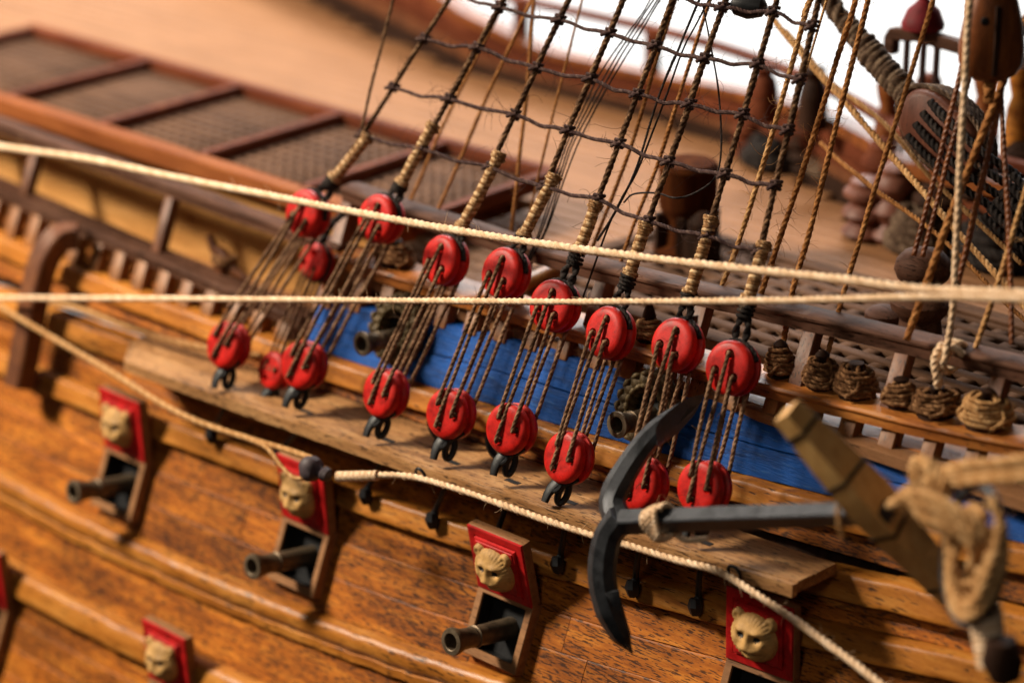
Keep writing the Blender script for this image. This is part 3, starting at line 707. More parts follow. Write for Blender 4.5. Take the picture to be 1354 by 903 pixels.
for i in range(8):
    U = on_hull(*UP[i], 1.3); L = on_hull(*LO[i], 1.5)
    ax = segdir(L, U); tilt = -math.radians(20)+random.uniform(-.05, .05); yaw = random.uniform(-.12, .10)
    # rotation about the view-independent face normal so that holes follow the lanyards
    mu = Matrix.Rotation(yaw, 4, 'Z') @ Matrix.Rotation(tilt, 4, 'X') @ Matrix.Rotation(random.uniform(-.12, .12), 4, 'Y')
    yaw2 = random.uniform(-.12, .10)
    ml = Matrix.Rotation(yaw2, 4, 'Z') @ Matrix.Rotation(-math.radians(17)+random.uniform(-.05, .05), 4, 'X') @ Matrix.Rotation(random.uniform(-.12, .12), 4, 'Y')
    u_o = obj('deadeye', UPM, None, tuple(U)); u_o.matrix_world = Matrix.Translation(U) @ mu; sc = 1.0
    where = ['leftmost of the upper row, under the cream rope', 'second in the upper row, crossed by the cream rope', 'third in the upper row, above the round wreathed port',
             'fourth from the left in the upper row', 'fifth from the left in the upper row, crossed by the lower cream rope', 'sixth in the upper row, just under the lower cream rope',
             'seventh in the upper row, above the anchor fluke', 'rightmost of the upper row, left of the coils on the rail'][i]
    tag(u_o, 'red deadeye, '+where, 'deadeye', 'red deadeyes of the upper row')
    l_o = obj('deadeye', LOM, None, tuple(L)); l_o.matrix_world = Matrix.Translation(L) @ ml
    wl = ['leftmost of the lower row on the plank shelf', 'second in the lower row, a small one just behind it', 'third in the lower row, below the wreathed port cannon', 'fourth in the lower row, above the small black hook',
          'fifth from the left in the lower row on the plank shelf', 'sixth from the left in the lower row, nearest left of the anchor', 'seventh in the lower row, mostly behind the anchor arm', 'rightmost of the lower row, behind the anchor shank'][i]
    tag(l_o, 'red deadeye, '+wl, 'deadeye', 'red deadeyes of the lower row')
    st = obj('iron_strop', STROP, l_o)
    # rope eye over the upper deadeye
    mb = MB(); Ui = np.array(mu.inverted().to_3x3() @ Vector(segdir(U, on_slope(*SERVE[i][1], U, .42)))); a0 = math.atan2(Ui[0], Ui[2])
    q = np.linspace(a0-1.15, a0+1.15, 30); rope(mb, [(math.sin(u)*(DR+.0), 0, math.cos(u)*(DR+.0)) for u in q], .055, fuzz=0, wob=0, smooth=False)
    e_ = obj('rope_eye', mb.mesh('rope_eye', (0, 0, 0), [M['blackr']]), u_o)
    # black crossed seizing where the eye leaves the deadeye
    top = on_slope(*SERVE[i][1], U, .42); d_ = segdir(U, top); mb = MB(); s0 = U+d_*(DR-.02); L2 = max(.25, np.linalg.norm(top-s0))
    side = np.cross(d_, [0, -1, 0]); side /= np.linalg.norm(side)
    for s_ in (-1, 1): rope(mb, [s0+side*s_*.10, s0+d_*L2*.35+side*s_*.12, s0+d_*L2*.7+side*s_*.03, s0+d_*L2*1.05-side*s_*.02], .075, fuzz=2, strands=2)
    q = np.linspace(0, 2*math.pi*4, 60); nn = np.cross(side, d_); c_ = s0+d_*(L2*.55)
    rope(mb, [c_+d_*(L2*.45*u/25.1)+(.125+.012*math.sin(u*.7+i))*(math.cos(u)*side+math.sin(u)*nn) for u in q], .035, wob=.004, smooth=False)
    sh = thing('shroud', top, '', 'rope'); part('seizing', mb, M['blackr'], sh, top)
    topw = on_slope(*SH_TOP[i], U, .42); d2 = segdir(top, topw); far = top+(topw-top)*1.9
    mb = MB(); rope(mb, [top-d2*.1, (top+topw)/2, topw, far], .063 if i else .055, pitch=6.4, fuzz=9, hair=.45, wob=.006); part('rope', mb, M['shroud'], sh, top, ang=None)
    sl = on_slope(*SERVE[i][0], U, .42); mb = MB(); rs = .105
    served(mb, [top-d2*.02, (top+sl)/2+RNG.normal(0, .008, 3), sl], rs, .058); part('serving', mb, M['serve'], sh, top, ang=None)
    for cpt, m_r in ((sl, .118), (top, .12)):
        mb = MB(); nn = np.cross(d2, side); nn /= np.linalg.norm(nn); sd = np.cross(nn, d2); q = np.linspace(0, 6.2832*3, 44)
        rope(mb, [cpt+d2*(.13*u/18.8-.06)+(m_r+.012*math.sin(u*1.3+i))*(math.cos(u)*sd+math.sin(u)*nn) for u in q], .032, wob=.005, smooth=False, fuzz=3, hair=.15)
        part('whipping', mb, M['serve'], sh, top)
    lab = ['dark brown shroud rope, leftmost of the eight, forking at its first knot', 'dark brown shroud, second from the left, with tan thread wrapping below', 'dark brown shroud, third from the left, rising from a long tan served end',
           'dark brown shroud, fourth from the left, black threads beside its upper length', 'dark brown shroud, fifth from the left, with a short ragged tan served end', 'dark brown shroud, sixth from the left, thickest strands before the bundle of black threads',
           'dark brown shroud, seventh from the left, with cream knot above the served end', 'dark brown shroud, rightmost of the eight tied by ratlines'][i]
    sh['label'] = lab; sh['group'] = 'shrouds of the mast'
    shrouds.append((U, top, topw, d2))
    # lanyard
    Mu, Ml = Matrix.Translation(U) @ mu, Matrix.Translation(L) @ ml; mb = MB(); h = DT/2
    lay = .043
    for (hu, hl) in zip((1, 0, 2), (0, 2, 1)):
        for sgn in (-1, 1):
            tw = lambda Mx, p, yy: np.array(Mx @ Vector((p[0], yy, p[1])))
            a_, b_ = UPH[hu], LOH[hl]
            hb = hu if sgn < 0 else hu
            pts = [tw(Mu, a_, 0), tw(Mu, a_, sgn*(h-.02)), tw(Mu, (a_[0]*.98, a_[1]-.06), sgn*(h+.045))]
            mid_ = (tw(Mu, a_, sgn*(h+.05))+tw(Ml, b_, sgn*(h+.05)))/2+RNG.normal(0, .012, 3)
            pts += [mid_, tw(Ml, (b_[0], b_[1]+.07), sgn*(h+.045)), tw(Ml, b_, sgn*(h-.02)), tw(Ml, b_, 0)]
            rope(mb, pts, lay, pitch=7.6, fuzz=2.0, hair=.22, wob=.004)
    ly = solo('lanyard', mb, M['lanyard'], tuple((U+L)/2), 'dark twisted lanyard lacing the '+NAMES[i]+' pair of red deadeyes'+['', '', ' over the wreathed port', ' before the blue band', ' before the blue band', ' before the blue band', ', passing left of the anchor fluke', ', passing over the anchor fluke'][i], 'lanyard', 'lanyards between the deadeyes', ang=None)
    # chainplate through the shelf
    base = L+np.array([0, 0, 0]); zc_ = float(cCH(L[0])); foot = on_hull(*FEET[i], .34)
    mb = MB(); pt = np.array([L[0], L[1]-.02, zc_-.18]); mb.tube([L+(pt-L)*.88, pt, pt+(foot-pt)*.5+np.array([0, -.03, 0]), foot+np.array([0, 0, .12])], [.045, .05, .055, .06], 8)
    q = np.linspace(0, 6.2832, 20); mb.tube([foot+np.array([.02*math.cos(u), -.04*math.sin(u)-.02, .10*math.cos(u)+.03]) for u in q], .06, 7)
    mb.tube([foot+np.array([0, -.08, .12]), foot+np.array([0.02, -.10, 0]), foot+np.array([.02, -.06, -.16])], [.10, .14, .11], 8)
    mb.lathe([(0, .055), (.05, .055), (.07, .03)], foot+np.array([0.05, .12, -.27]), (0, -1, .3), 10)
    part('chain_plate', mb, M['iron'], hull, HR)
    mb = MB()
    mb.box((L[0], L[1]+.02, zc_+.006), (.17, 0, 0), (0, .06, 0), (0, 0, .008)); part('shelf_slot', mb, M['black'], hull, HR)

# secondary (backstay) small red deadeyes behind the leftmost ones, plus dark loops on the shelf
U = on_hull(419, 347, .45); L = on_hull(365, 490, .95)
for P_, me_, lb in ((U, UPM, 'small dark red deadeye hanging just below the leftmost upper deadeye'), (L, LOM, 'small dark red deadeye behind the second lower deadeye on the shelf')):
    o = obj('deadeye', me_, None, tuple(P_)); o.matrix_world = Matrix.Translation(P_) @ Matrix.Rotation(-.35, 4, 'X') @ Matrix.Diagonal((.80, .8, .80, 1)); tag(o, lb, 'deadeye')
    if me_ is LOM: obj('iron_strop', STROP, o)
    else:
        mb = MB(); q = np.linspace(0, 2*math.pi, 40); rope(mb, [(math.sin(u)*DR, 0, math.cos(u)*DR) for u in q], .05, wob=0, smooth=False); rope(mb, [(0, 0, DR), (.1, .05, DR+.5), (.35, .2, 1.4)], .1); obj('rope_eye', mb.mesh('rope_eye', (0, 0, 0), [M['blackr']]), o)
mb = MB()
for dx in (-.15, -.02, .13):
    for dy in (-.18, .18): rope(mb, [U+np.array([dx, dy, -.05]), L+np.array([dx, dy, .05])], .032, fuzz=1)
solo('lanyard', mb, M['lanyard'], tuple((U+L)/2), 'dim lanyard lacing the small dark red deadeyes at the left', 'lanyard')
for px, py in ((588, 552), (666, 578)):
    P_ = on_hull(px, py, .75); mb = MB(); q = np.linspace(0, 6.2832, 40)
    mb.tube([P_+np.array([.36*math.cos(u), .14*math.sin(u), .36*math.sin(u)]) for u in q], .075, 8); part('iron_band', mb, M['iron'], hull, HR)
    for k_ in (0, 1):
        P2 = P_+np.array([-.06+.14*k_, -.15+.05*k_, -.60]); mb = MB(); mb.tube([P2+np.array([.08*math.cos(u), .04*math.sin(u), .19*math.sin(u)]) for u in q], .042, 7); part('chain_link', mb, M['iron'], hull, HR)
# hooks on the shelf edge
hooks = []
for px, py in ((554, 628), (968, 757)):
    P_ = on_hull(px, py, 1.72); q = np.linspace(-.5, 4.2, 18); mb = MB()
    mb.tube([P_+np.array([.13*math.cos(u)+.05, -.04*math.sin(u), .15*math.sin(u)]) for u in q], .030, 8); hooks.append(P_)
    part('iron_hook', mb, M['iron'], hull, HR)

# ------------------------------------------------------------------ ratlines
def on_shroud(i, px, py):
    U, top, topw, d2 = shrouds[i]; best = None
    ts = np.linspace(-.4, 1.4, 1200); P = top+(topw-top)*ts[:, None]; q = P-CP; v = 451.5-FPX*(q@UV)/(q@DV); return P[np.argmin(abs(v-py))]
RAT = [
 ([(0, 178), (1, 196), (2, 220), (3, 246), (4, 262), (5, 292), (6, 311), (7, 331)], 'lowest ratline, tied just above the tan served ends'),
 ([(0, 115), (1, 130), (2, 151), (3, 172), (4, 189), (5, 213), (6, 230), (7, 245)], 'second ratline from the bottom, crossing all eight shrouds'),
 ([(0, 51), (1, 62), (2, 89), (3, 103), (4, 124), (5, 137), (6, 151), (7, 172)], 'third ratline from the bottom, crossing all eight shrouds'),
 ([(0, -10), (1, 9), (2, 26), (3, 43), (4, 60), (5, 77), (6, 84), (7, 105)], 'fourth ratline from the bottom, leaving the top edge at the left'),
 ([(3, -16), (4, -8), (5, 9), (6, 15), (7, 34)], 'topmost ratline in view, only at the upper right of the shrouds'),
]
for row, lab in RAT:
    pts = [on_shroud(i, 0, y) for i, y in row]; path = []
    for a, b_ in zip(pts[:-1], pts[1:]):
        path += [a+np.array([0, -.05, 0]), a+(b_-a)*.25+np.array([0, -.03, -.03*random.random()]), a+(b_-a)*.5+np.array([0, 0, -.05-.03*random.random()]), a+(b_-a)*.75+np.array([0, -.03, -.02])]
    path.append(pts[-1]+np.array([0, -.05, 0])); loc = pts[0]
    r_ = thing('ratline', loc, lab, 'ratline', 'ratlines across the shrouds'); mb = MB(); rope(mb, path, .040, pitch=5.5, fuzz=11, hair=.5, wob=.004); part('rope', mb, M['ratline'], r_, loc, ang=None)
    for (i, y), p_ in zip(row, pts):
        d2 = shrouds[i][3]; sd = np.cross(d2, [0, -1, 0]); sd /= np.linalg.norm(sd); nn = np.cross(d2, sd); mb = MB()
        q = np.linspace(0, 2*math.pi*2.1, 30); rope(mb, [p_+(.085)*(math.cos(u)*sd+math.sin(u)*nn)+d2*(.075*(u/13.2-.5)*2) for u in q], .036, wob=.006, smooth=False, fuzz=1.5)
        rope(mb, [p_+nn*s_*0+np.array([0, -.09, 0])+d2*k_*.07+sd*.09*j_ for j_, k_, s_ in ((-1, -1, 0), (0, 0, 0), (1, 1, 0))], .04, wob=0)
        part('knot', mb, M['ratline'], r_, loc)

# ------------------------------------------------------------------ running ropes behind the shrouds
def rope_px(name, pts, R, m, label, fuzz=3, k=.35, base=(.9, .7), pitch=7, group=None, wob=.006, hair=.35, ext=True, cat='rope'):
    P0 = np.array([0, base[0], base[1]]); W = [on_slope(x, y, P0, k) for x, y in pts]
    if ext: W.append(W[-1]+(W[-1]-W[-2])/np.linalg.norm(W[-1]-W[-2])*5)
    mb = MB(); rope(mb, W, R, pitch, fuzz=fuzz, wob=wob, hair=hair); return solo(name, mb, m, tuple(W[0]), label, cat, group, ang=None)
B0 = (.9, .7); G_ = 'brown running ropes behind the shrouds'
rope_px('rigging_rope', [(540, 272), (600, 137), (660, 17), (668, 0)], .042, M['brown'], 'brown rope running up close behind the second shroud', group=G_)
rope_px('rigging_rope', [(577, 284), (640, 137), (675, 60), (703, 0)], .042, M['brown'], 'brown rope between the second and third shrouds', group=G_)
rope_px('rigging_rope', [(676, 310), (690, 180), (700, 80), (706, 0)], .042, M['brown'], 'near upright brown rope crossing behind the third shroud', group=G_)
rope_px('rigging_rope', [(696, 300), (735, 137), (770, 0)], .028, M['brown'], 'thin tan cord between the third and fourth shrouds', group=G_)
rope_px('rigging_rope', [(782, 330), (827, 215), (868, 80), (893, 0)], .042, M['brown'], 'brown rope running up close behind the fifth shroud', group=G_)
rope_px('rigging_rope', [(806, 394), (835, 305), (870, 215), (905, 105), (939, 0)], .042, M['brown'], 'brown rope crossing behind the sixth shroud', group=G_)
rope_px('rigging_rope', [(945, 400), (982, 305), (1028, 154), (1068, 10), (1072, 0)], .055, M['tan'], 'fuzzy tan rope just left of the rightmost shroud', fuzz=22, group=G_)
rope_px('rigging_rope', [(1043, 182), (1066, 90), (1093, 0)], .024, M['tan'], 'thin tan cord close right of the rightmost shroud', group=G_)
rope_px('rigging_rope', [(1003, 400), (1035, 305), (1086, 148), (1131, 0)], .058, M['brown'], 'fuzzy brown rope first to the right of the shrouds', fuzz=20, group=G_)
rope_px('rigging_rope', [(1031, 480), (1048, 386), (1071, 305), (1110, 150), (1148, 0)], .056, M['brown'], 'fuzzy brown rope second to the right of the shrouds', fuzz=20, group=G_)
rope_px('rigging_rope', [(1093, 475), (1112, 400), (1141, 305), (1188, 150), (1234, 0)], .052, M['brown'], 'orange brown rope rising from the wound coil right of the dark post', fuzz=3, group=G_)
rope_px('rigging_rope', [(1209, 340), (1217, 305), (1270, 95), (1280, 0)], .050, M['block'], 'left one of the twin dark brown ropes at the cannon bollard', fuzz=1.5, group=G_)
rope_px('rigging_rope', [(1220, 340), (1229, 305), (1285, 90), (1296, 0)], .046, M['block'], 'right one of the twin dark brown ropes at the cannon bollard', fuzz=1.5, group=G_)
rope_px('rigging_rope', [(1198, 450), (1225, 375), (1254, 292), (1310, 150), (1354, 34), (1370, -10)], .075, M['brown'], 'thick orange rope slanting up to the right edge', fuzz=1, k=.5, base=(.2, 1.), group=G_)
rope_px('rigging_rope', [(1262, 390), (1285, 300), (1316, 158), (1325, 90)], .058, M['block'], 'dark brown rope from the rail up to the hanging block', fuzz=1.5, group=G_)
rope_px('rigging_rope', [(1338, 455), (1335, 330), (1328, 200), (1322, 80)], .050, M['block'], 'dark brown rope hanging nearly plumb from the block', fuzz=1.5, group=G_)
rope_px('rigging_rope', [(1288, 465), (1318, 380), (1354, 262), (1400, 110)], .055, M['tan'], 'pale brown rope leaving at the right edge below the block', fuzz=1.5, group=G_)
rope_px('rigging_rope', [(1249, 480), (1261, 400), (1265, 305), (1275, 120), (1283, 0)], .062, M['cream'], 'cream rope rising plumb from the lashing on the cap rail', fuzz=1, k=.12, base=(.7, 2.), group=None)
# diagonals crossing at the right
def rope_y(name, pts, R, m, label, fuzz=2, pitch=5.4, group=None, wob=.01, extra=0):
    W = [on_y(x, y, yy) for x, y, yy in pts]; mb = MB(); rope(mb, W, R, pitch, fuzz=fuzz, wob=wob, div=7); return solo(name, mb, m, tuple(W[0]), label, 'rope', group, ang=None)
rope_y('rigging_rope', [(1010, 10, 6), (1080, 95, 5.5), (1170, 195, 5), (1256, 296, 4), (1300, 345, 3.6), (1400, 455, 3.0)], .070, M['tan'], 'lower tan rope slanting down right behind the upright ropes', group='slanting tan ropes at the right')
rope_y('rigging_rope', [(1040, 40, 6.5), (1095, 105, 6.2), (1170, 165, 6), (1240, 245, 5.5), (1354, 350, 5)], .055, M['tan'], 'upper tan rope slanting down right towards the dark lashing', group='slanting tan ropes at the right')
rope_y('rigging_rope', [(1085, 190, 5.6), (1140, 237, 5), (1250, 320, 4.6), (1330, 400, 4.2), (1400, 470, 4)], .05, M['brown'], 'low brown rope slanting past the bollard to the right edge', group='slanting tan ropes at the right')
# black threads
GB = 'black threads among the shrouds'
for j in range(4):
    rope_px('black_thread', [(696+j*2, 345), (716+j*3, 300), (752+j*5, 185), (800+j*6, 90), (858+j*5, 0)], .017, M['blackr'], ['leftmost strand of the bundle of four black threads', 'second strand of the bundle of four black threads', 'third strand of the bundle of four black threads', 'rightmost strand of the bundle of four black threads'][j], fuzz=1, k=.42, base=(.45, 1.6), group=GB, wob=.015)
rope_px('black_thread', [(790, 318), (818, 275), (845, 215), (873, 120), (900, 55), (925, 0)], .026, M['blackr'], 'heavier black cord looping behind the sixth shroud', k=.42, base=(-.2, 1.6), group=GB, wob=.01)
rope_px('black_thread', [(771, 395), (800, 312), (822, 262), (845, 220), (880, 130), (905, 62), (935, 5)], .020, M['blackr'], 'thin black cord crossing the cap rail below the fifth shroud', k=.42, base=(-.3, 1.6), group=GB, wob=.01)
rope_px('black_thread', [(825, 268), (838, 257), (868, 256), (895, 262), (925, 252), (947, 232), (954, 190), (950, 120), (940, 60), (930, 10)], .019, M['blackr'], 'slack loop of black thread hanging between the sixth and seventh shrouds', k=.42, base=(-.3, 1.6), group=GB, wob=.004, ext=False)
rope_px('black_thread', [(478, 172), (497, 90), (520, 0)], .036, M['shroud'], 'dark cord forking up left from the first knot of the leftmost shroud', k=.42, base=(-.8, 1.57), group=GB)

# ------------------------------------------------------------------ cream foreground ropes
def rope_w(W, R, m, label, name='cream_rope', fuzz=2, pitch=6.0, group=None, cat='rope', wob=.0015, hair=.25):
    mb = MB(); rope(mb, W, R, pitch, fuzz=fuzz, wob=wob, hair=hair, div=8); return solo(name, mb, m, tuple(W[0]), label, cat, group, ang=None)
def yl(px, py, y): return on_y(px, py, y)
rope_w([yl(-120, 172, -1.5), yl(0, 194, -1.5), yl(113, 210, -1.5), yl(223, 233, -1.5), yl(378, 263, -1.5), yl(460, 279, -1.5), yl(640, 311, -1.5), yl(863, 342, -1.45), yl(1100, 368, -1.4), yl(1217, 382, -1.3), yl(1354, 388, -1.2), yl(1450, 393, -1.1)], .078, M['cream'],
       'thick cream rope across the red upper deadeyes, the upper of two')
rope_w([yl(-120, 392, -2.2), yl(0, 394, -2.2), yl(206, 395, -2.1), yl(460, 397, -2.0), yl(720, 399, -1.9), yl(1000, 398, -1.7), yl(1100, 396, -1.6), yl(1217, 393, -1.5), yl(1354, 396, -1.35), yl(1450, 399, -1.25)], .066, M['cream'],
       'level cream rope below the first, crossing the lanyards')
tg = on_hull(418, 622, 2.2)
def h2(px, py, off): return on_hull(px, py, off)
rope_w([h2(-60, 362, 1.6), h2(0, 405, 1.6), h2(70, 447, 1.6), h2(137, 486, 1.7), h2(240, 548, 1.9), h2(330, 580, 2.0), h2(372, 592, 2.1), tg+np.array([-.1, 0, .22])], .066, M['tan'], 'tan rope slanting from the left edge down to the grey toggle', pitch=4.2)
rope_w([h2(69, 400, .7), h2(110, 410, .7), h2(172, 434, .75), h2(235, 452, .8), h2(285, 462, .75), h2(345, 470, .6)], .068, M['tan'], 'tan rope running behind the leftmost lower deadeye', pitch=4.2)
rope_w([h2(240, 548, 1.8), h2(300, 570, 1.9), h2(350, 590, 2.1), h2(372, 616, 2.2), h2(390, 632, 2.25), tg+np.array([-.05, -.05, -.12])], .050, M['tan'], 'thin tan rope looping under the grey toggle', pitch=4.5)
# toggle
mb = MB(); axis = np.array([.93, .15, -.12]); mb.lathe([(-.36, .02), (-.34, .12), (-.25, .22), (-.1, .26), (.02, .22), (.08, .12), (.14, .10), (.2, .15), (.3, .13), (.36, .02)], tg, axis, 20, wob=.06)
solo('rope_toggle', mb, M['toggle'], tuple(tg), 'dark grey rounded toggle hanging before the second lion-faced lid', 'toggle')
# rope from the toggle along the shelf edge
Wt = [h2(447, 630, 2.1), h2(485, 629, 2.0), h2(520, 628, 1.85), h2(554, 632, 1.76), h2(600, 645, 1.75), h2(648, 661, 1.74), h2(720, 687, 1.73), h2(787, 708, 1.73), h2(839, 723, 1.73), h2(900, 742, 1.73), h2(940, 752, 1.75), h2(968, 765, 1.8), h2(1043, 814, 2.1), h2(1100, 855, 2.3), h2(1164, 904, 2.5), h2(1250, 975, 2.9)]
ed = thing('edge_rope', Wt[2], 'cream rope hooked along the shelf edge from the toggle to the bottom right', 'rope')
mb = MB(); rope(mb, Wt[1:], .072, 5.6, fuzz=6, div=8, hair=.2); part('rope', mb, M['cream'], ed, Wt[2], ang=None)
mb = MB(); served(mb, [Wt[0], (Wt[0]+Wt[1])/2, Wt[1], Wt[1]*.6+Wt[2]*.4], .095, .05); q = np.linspace(0, 6.28, 20)
part('serving', mb, M['cream'], ed, Wt[2])

# ------------------------------------------------------------------ anchor
cr = on_y(822, 690, -3.55); se = on_y(1108, 680, -3.6)
an = thing('anchor', cr, 'dark iron anchor with pale wooden stock hanging against the hull', 'anchor')
sd = segdir(cr, se)
mb = MB(); P_, _ = resample([cr, (cr+se)/2, se+sd*1.0], .1, False); n = len(P_)
mb.bar(P_, np.linspace(.32, .28, n), np.linspace(.32, .28, n), (0, -.5, .85)); part('shank', mb, M['anchor'], an, cr)
def arm(pts, w):
    mb = MB(); P_, _ = resample(pts, .07); n = len(P_); t_ = np.linspace(0, 1, n); ww = np.interp(t_, [0, .25, .7, .88, 1], w)
    T, N, B = frames(P_); A = np.arange(8)*math.pi/4+math.pi/8; prf = [(math.cos(a), math.sin(a)) for a in A]
    up = np.array([.3, -.85, .4]); R = []
    for i in range(n):
        s1 = np.cross(T[i], up); s1 /= np.linalg.norm(s1); s2 = np.cross(s1, T[i]); R.append([P_[i]+ww[i]/2*(a*s1*1.08+b_*s2*.95) for a, b_ in prf])
    mb.grid(np.array(R)); return mb
aU = [cr+np.array([.0, 0, -.1]), on_y(810, 662, -3.3), on_y(829, 620, -2.95), on_y(862, 576, -2.4), on_y(900, 545, -1.85), on_y(925, 528, -1.35)]
part('arm', arm(aU, [.46, .43, .36, .26, .10]), M['anchor'], an, cr, ang=30)
aL = [cr+np.array([.0, 0, .1]), on_y(803, 712, -3.65), on_y(796, 755, -3.8), on_y(802, 795, -3.85), on_y(817, 832, -3.8), on_y(835, 862, -3.7)]
part('arm', arm(aL, [.46, .46, .45, .32, .02]), M['anchor'], an, cr, ang=30)
def fluke(pts_a, pts_b, th):      # leaf-shaped palm: two edge curves
    mb = MB(); A, _ = resample(pts_a, .08); B, _ = resample(pts_b, .08); m_ = 24; A = A[np.linspace(0, len(A)-1, m_).astype(int)]; B = B[np.linspace(0, len(B)-1, m_).astype(int)]
    R = []
    for a, b_ in zip(A, B): c_ = (a+b_)/2; nn = np.cross(b_-a+1e-6, [.6, .1, .8]); nn /= np.linalg.norm(nn)+1e-9; R.append([a, c_+nn*th, b_, c_-nn*th*.4])
    mb.grid(np.array(R)); return mb
part('fluke', fluke([on_y(869, 588, -2.55), on_y(868, 563, -2.5), on_y(886, 542, -2.2), on_y(908, 527, -1.8), on_y(930, 521, -1.3)], [on_y(869, 589, -2.35), on_y(890, 578, -2.1), on_y(906, 562, -1.85), on_y(920, 545, -1.55), on_y(931, 522, -1.3)], .06), M['anchor'], an, cr, ang=50)
part('fluke', fluke([on_y(788, 782, -3.95), on_y(794, 808, -3.98), on_y(808, 836, -3.9), on_y(834, 860, -3.75)], [on_y(819, 780, -3.85), on_y(822, 806, -3.8), on_y(830, 834, -3.72), on_y(837, 862, -3.7)], .09), M['anchor'], an, cr, ang=50)
# stock
sA = on_y(1040, 543, -4.3); sC = on_y(1150, 662, -3.6); sB = on_y(1262, 785, -2.4); sdv = segdir(sB, sA); sM = sC
SU = -DV*.8+RV*.55+UV*.30; mb = MB(); P_ = np.array([sB, (sB+sM)/2, sM, (sM+sA)/2, sA]); ww = np.array([.42, .54, .66, .55, .38]); hh = np.array([.36, .44, .52, .44, .34])
mb.bar(P_, ww, hh, SU, .07); stk = part('stock', mb, M['stock'], an, cr, ang=35)
for t_ in (.10, .36, .62, .92):
    q_ = P_[::-1]; f_ = t_*4; k_ = int(f_); p_ = q_[k_]+(q_[k_+1]-q_[k_])*(f_-k_); wv = np.interp(t_, [0, .25, .5, .75, 1], ww[::-1])+.035; hv = np.interp(t_, [0, .25, .5, .75, 1], hh[::-1])+.035; mb = MB(); d_ = (q_[k_+1]-q_[k_]); d_ /= np.linalg.norm(d_)
    mb.bar([p_-d_*.03, p_, p_+d_*.03], wv, hv, SU, .07); part('stock_band', mb, M['iron'], stk, cr)
# ring with rope puddening
rc = on_y(1287, 735, -3.6); e1 = np.array([.75, -.35, .0]); e1 /= np.linalg.norm(e1); e2 = np.array([.12, .1, 1.]); e2 -= e1*(e1@e2); e2 /= np.linalg.norm(e2)
ring = [rc+e1*.80*math.cos(u)+e2*1.05*math.sin(u) for u in np.linspace(0, 2*math.pi, 60)]
mb = MB(); mb.tube(ring, .075, 10); part('ring', mb, M['anchor'], an, cr)
pud = thing('ring_puddening', rc, 'thick tan rope wrapping round the anchor ring at the right', 'rope')
sp = on_y(1192, 655, -4.3)
for j in range(7):
    off = np.array([0, -.05, 0])+e1*(.09*(j-2)); mb = MB()
    pts = [on_y(1180+3*j, 668-4*j, -3.9), on_y(1215+2*j, 653+6*j, -4.05), on_y(1262+2*j, 670+7*j, -4.1), on_y(1302-2*j, 698+6*j, -4.05), on_y(1322-8*j, 745+4*j, -3.95+.08*j), on_y(1314-6*j, 790, -3.85+.05*j), on_y(1302-3*j, 828, -3.75)]
    rope(mb, pts, .092, 5, fuzz=12, wob=.02); part('strand', mb, M['tan'], pud, rc, ang=None)
for j in range(5):
    mb = MB(); c_ = on_y(1285, 730, -3.9); q = np.linspace(.6+j*.7, 5.6+j*.5, 26)
    rope(mb, [c_+e1*(.36+.09*j)*math.cos(u)+e2*(.50+.11*j)*math.sin(u)+np.array([0, -.10*math.sin(2*u+j), 0]) for u in q], .095, 5, fuzz=12, wob=.03); part('strand', mb, M['tan'], pud, rc, ang=None)
mb = MB(); served(mb, [on_y(1302, 800, -3.8), on_y(1308, 845, -3.85), on_y(1316, 880, -3.9)], .24, .09); part('serving', mb, M['cream'], pud, rc)
mb = MB(); a_ = on_y(1326, 872, -4.0); mb.lathe([(-.35, .05), (-.3, .22), (0, .30), (.3, .22), (.4, .05)], a_, (.15, 0, -1), 16, wob=.12); part('dark_wrapping', mb, M['darkwood'], pud, rc)
# heavy multi strand cable leaving to the right
cb_ = thing('anchor_cable', on_y(1230, 625, -3.2), 'bundle of pale brown cable strands leaving at the right edge above the ring', 'rope')
for j in range(4):
    mb = MB(); rope(mb, [on_y(1224, 636+2*j, -3.1), on_y(1262, 618+7*j, -3.3), on_y(1310, 611+8*j, -3.5), on_y(1365, 604+9*j, -3.7), on_y(1460, 592+10*j, -4.)], .085, 4.6, fuzz=3, wob=.01); part('strand', mb, M['tan'], cb_, np.array(cb_.location), ang=None)
mb = MB(); c_ = on_y(1222, 632, -3.2); q = np.linspace(0, 6.2832, 24)
for j in range(3): rope(mb, [c_+np.array([.30*math.cos(u)+.1*j, -.15*math.cos(u), .26*math.sin(u)-.02*j]) for u in q], .11, 4.4, fuzz=2, smooth=False)
part('knot', mb, M['tan'], cb_, np.array(cb_.location))
# thin cord dangling from the stock and lashing on the shank
mb = MB(); rope(mb, [on_y(1107, 668, -4.3), on_y(1109, 690, -4.35), on_y(1113, 710, -4.3)], .04, fuzz=3); solo('loose_cord', mb, M['tan'], tuple(cr), 'short loose cord end dangling where shank meets stock', 'cord')
mb = MB(); lc = on_y(875, 690, -3.6)
nn = np.array([0, -.5, .85]); nn -= sd*(nn@sd); nn /= np.linalg.norm(nn); bb = np.cross(sd, nn)
q = np.linspace(0, 2*math.pi*4.0, 90); rope(mb, [lc+sd*(.085*(u/6.28-2))+(.265+.035*math.sin(3.1*u))*(math.cos(u)*nn+math.sin(u)*bb) for u in q], .055, 3.8, fuzz=4, smooth=False, hair=.15)
rope(mb, [lc-nn*.26+sd*.1, lc-nn*.40+sd*.3+bb*.05, lc-nn*.42+sd*.75], .055, 3.8, fuzz=4)
solo('shank_lashing', mb, M['cream'], tuple(lc), 'cream rope lashing wound four times round the anchor shank', 'lashing')

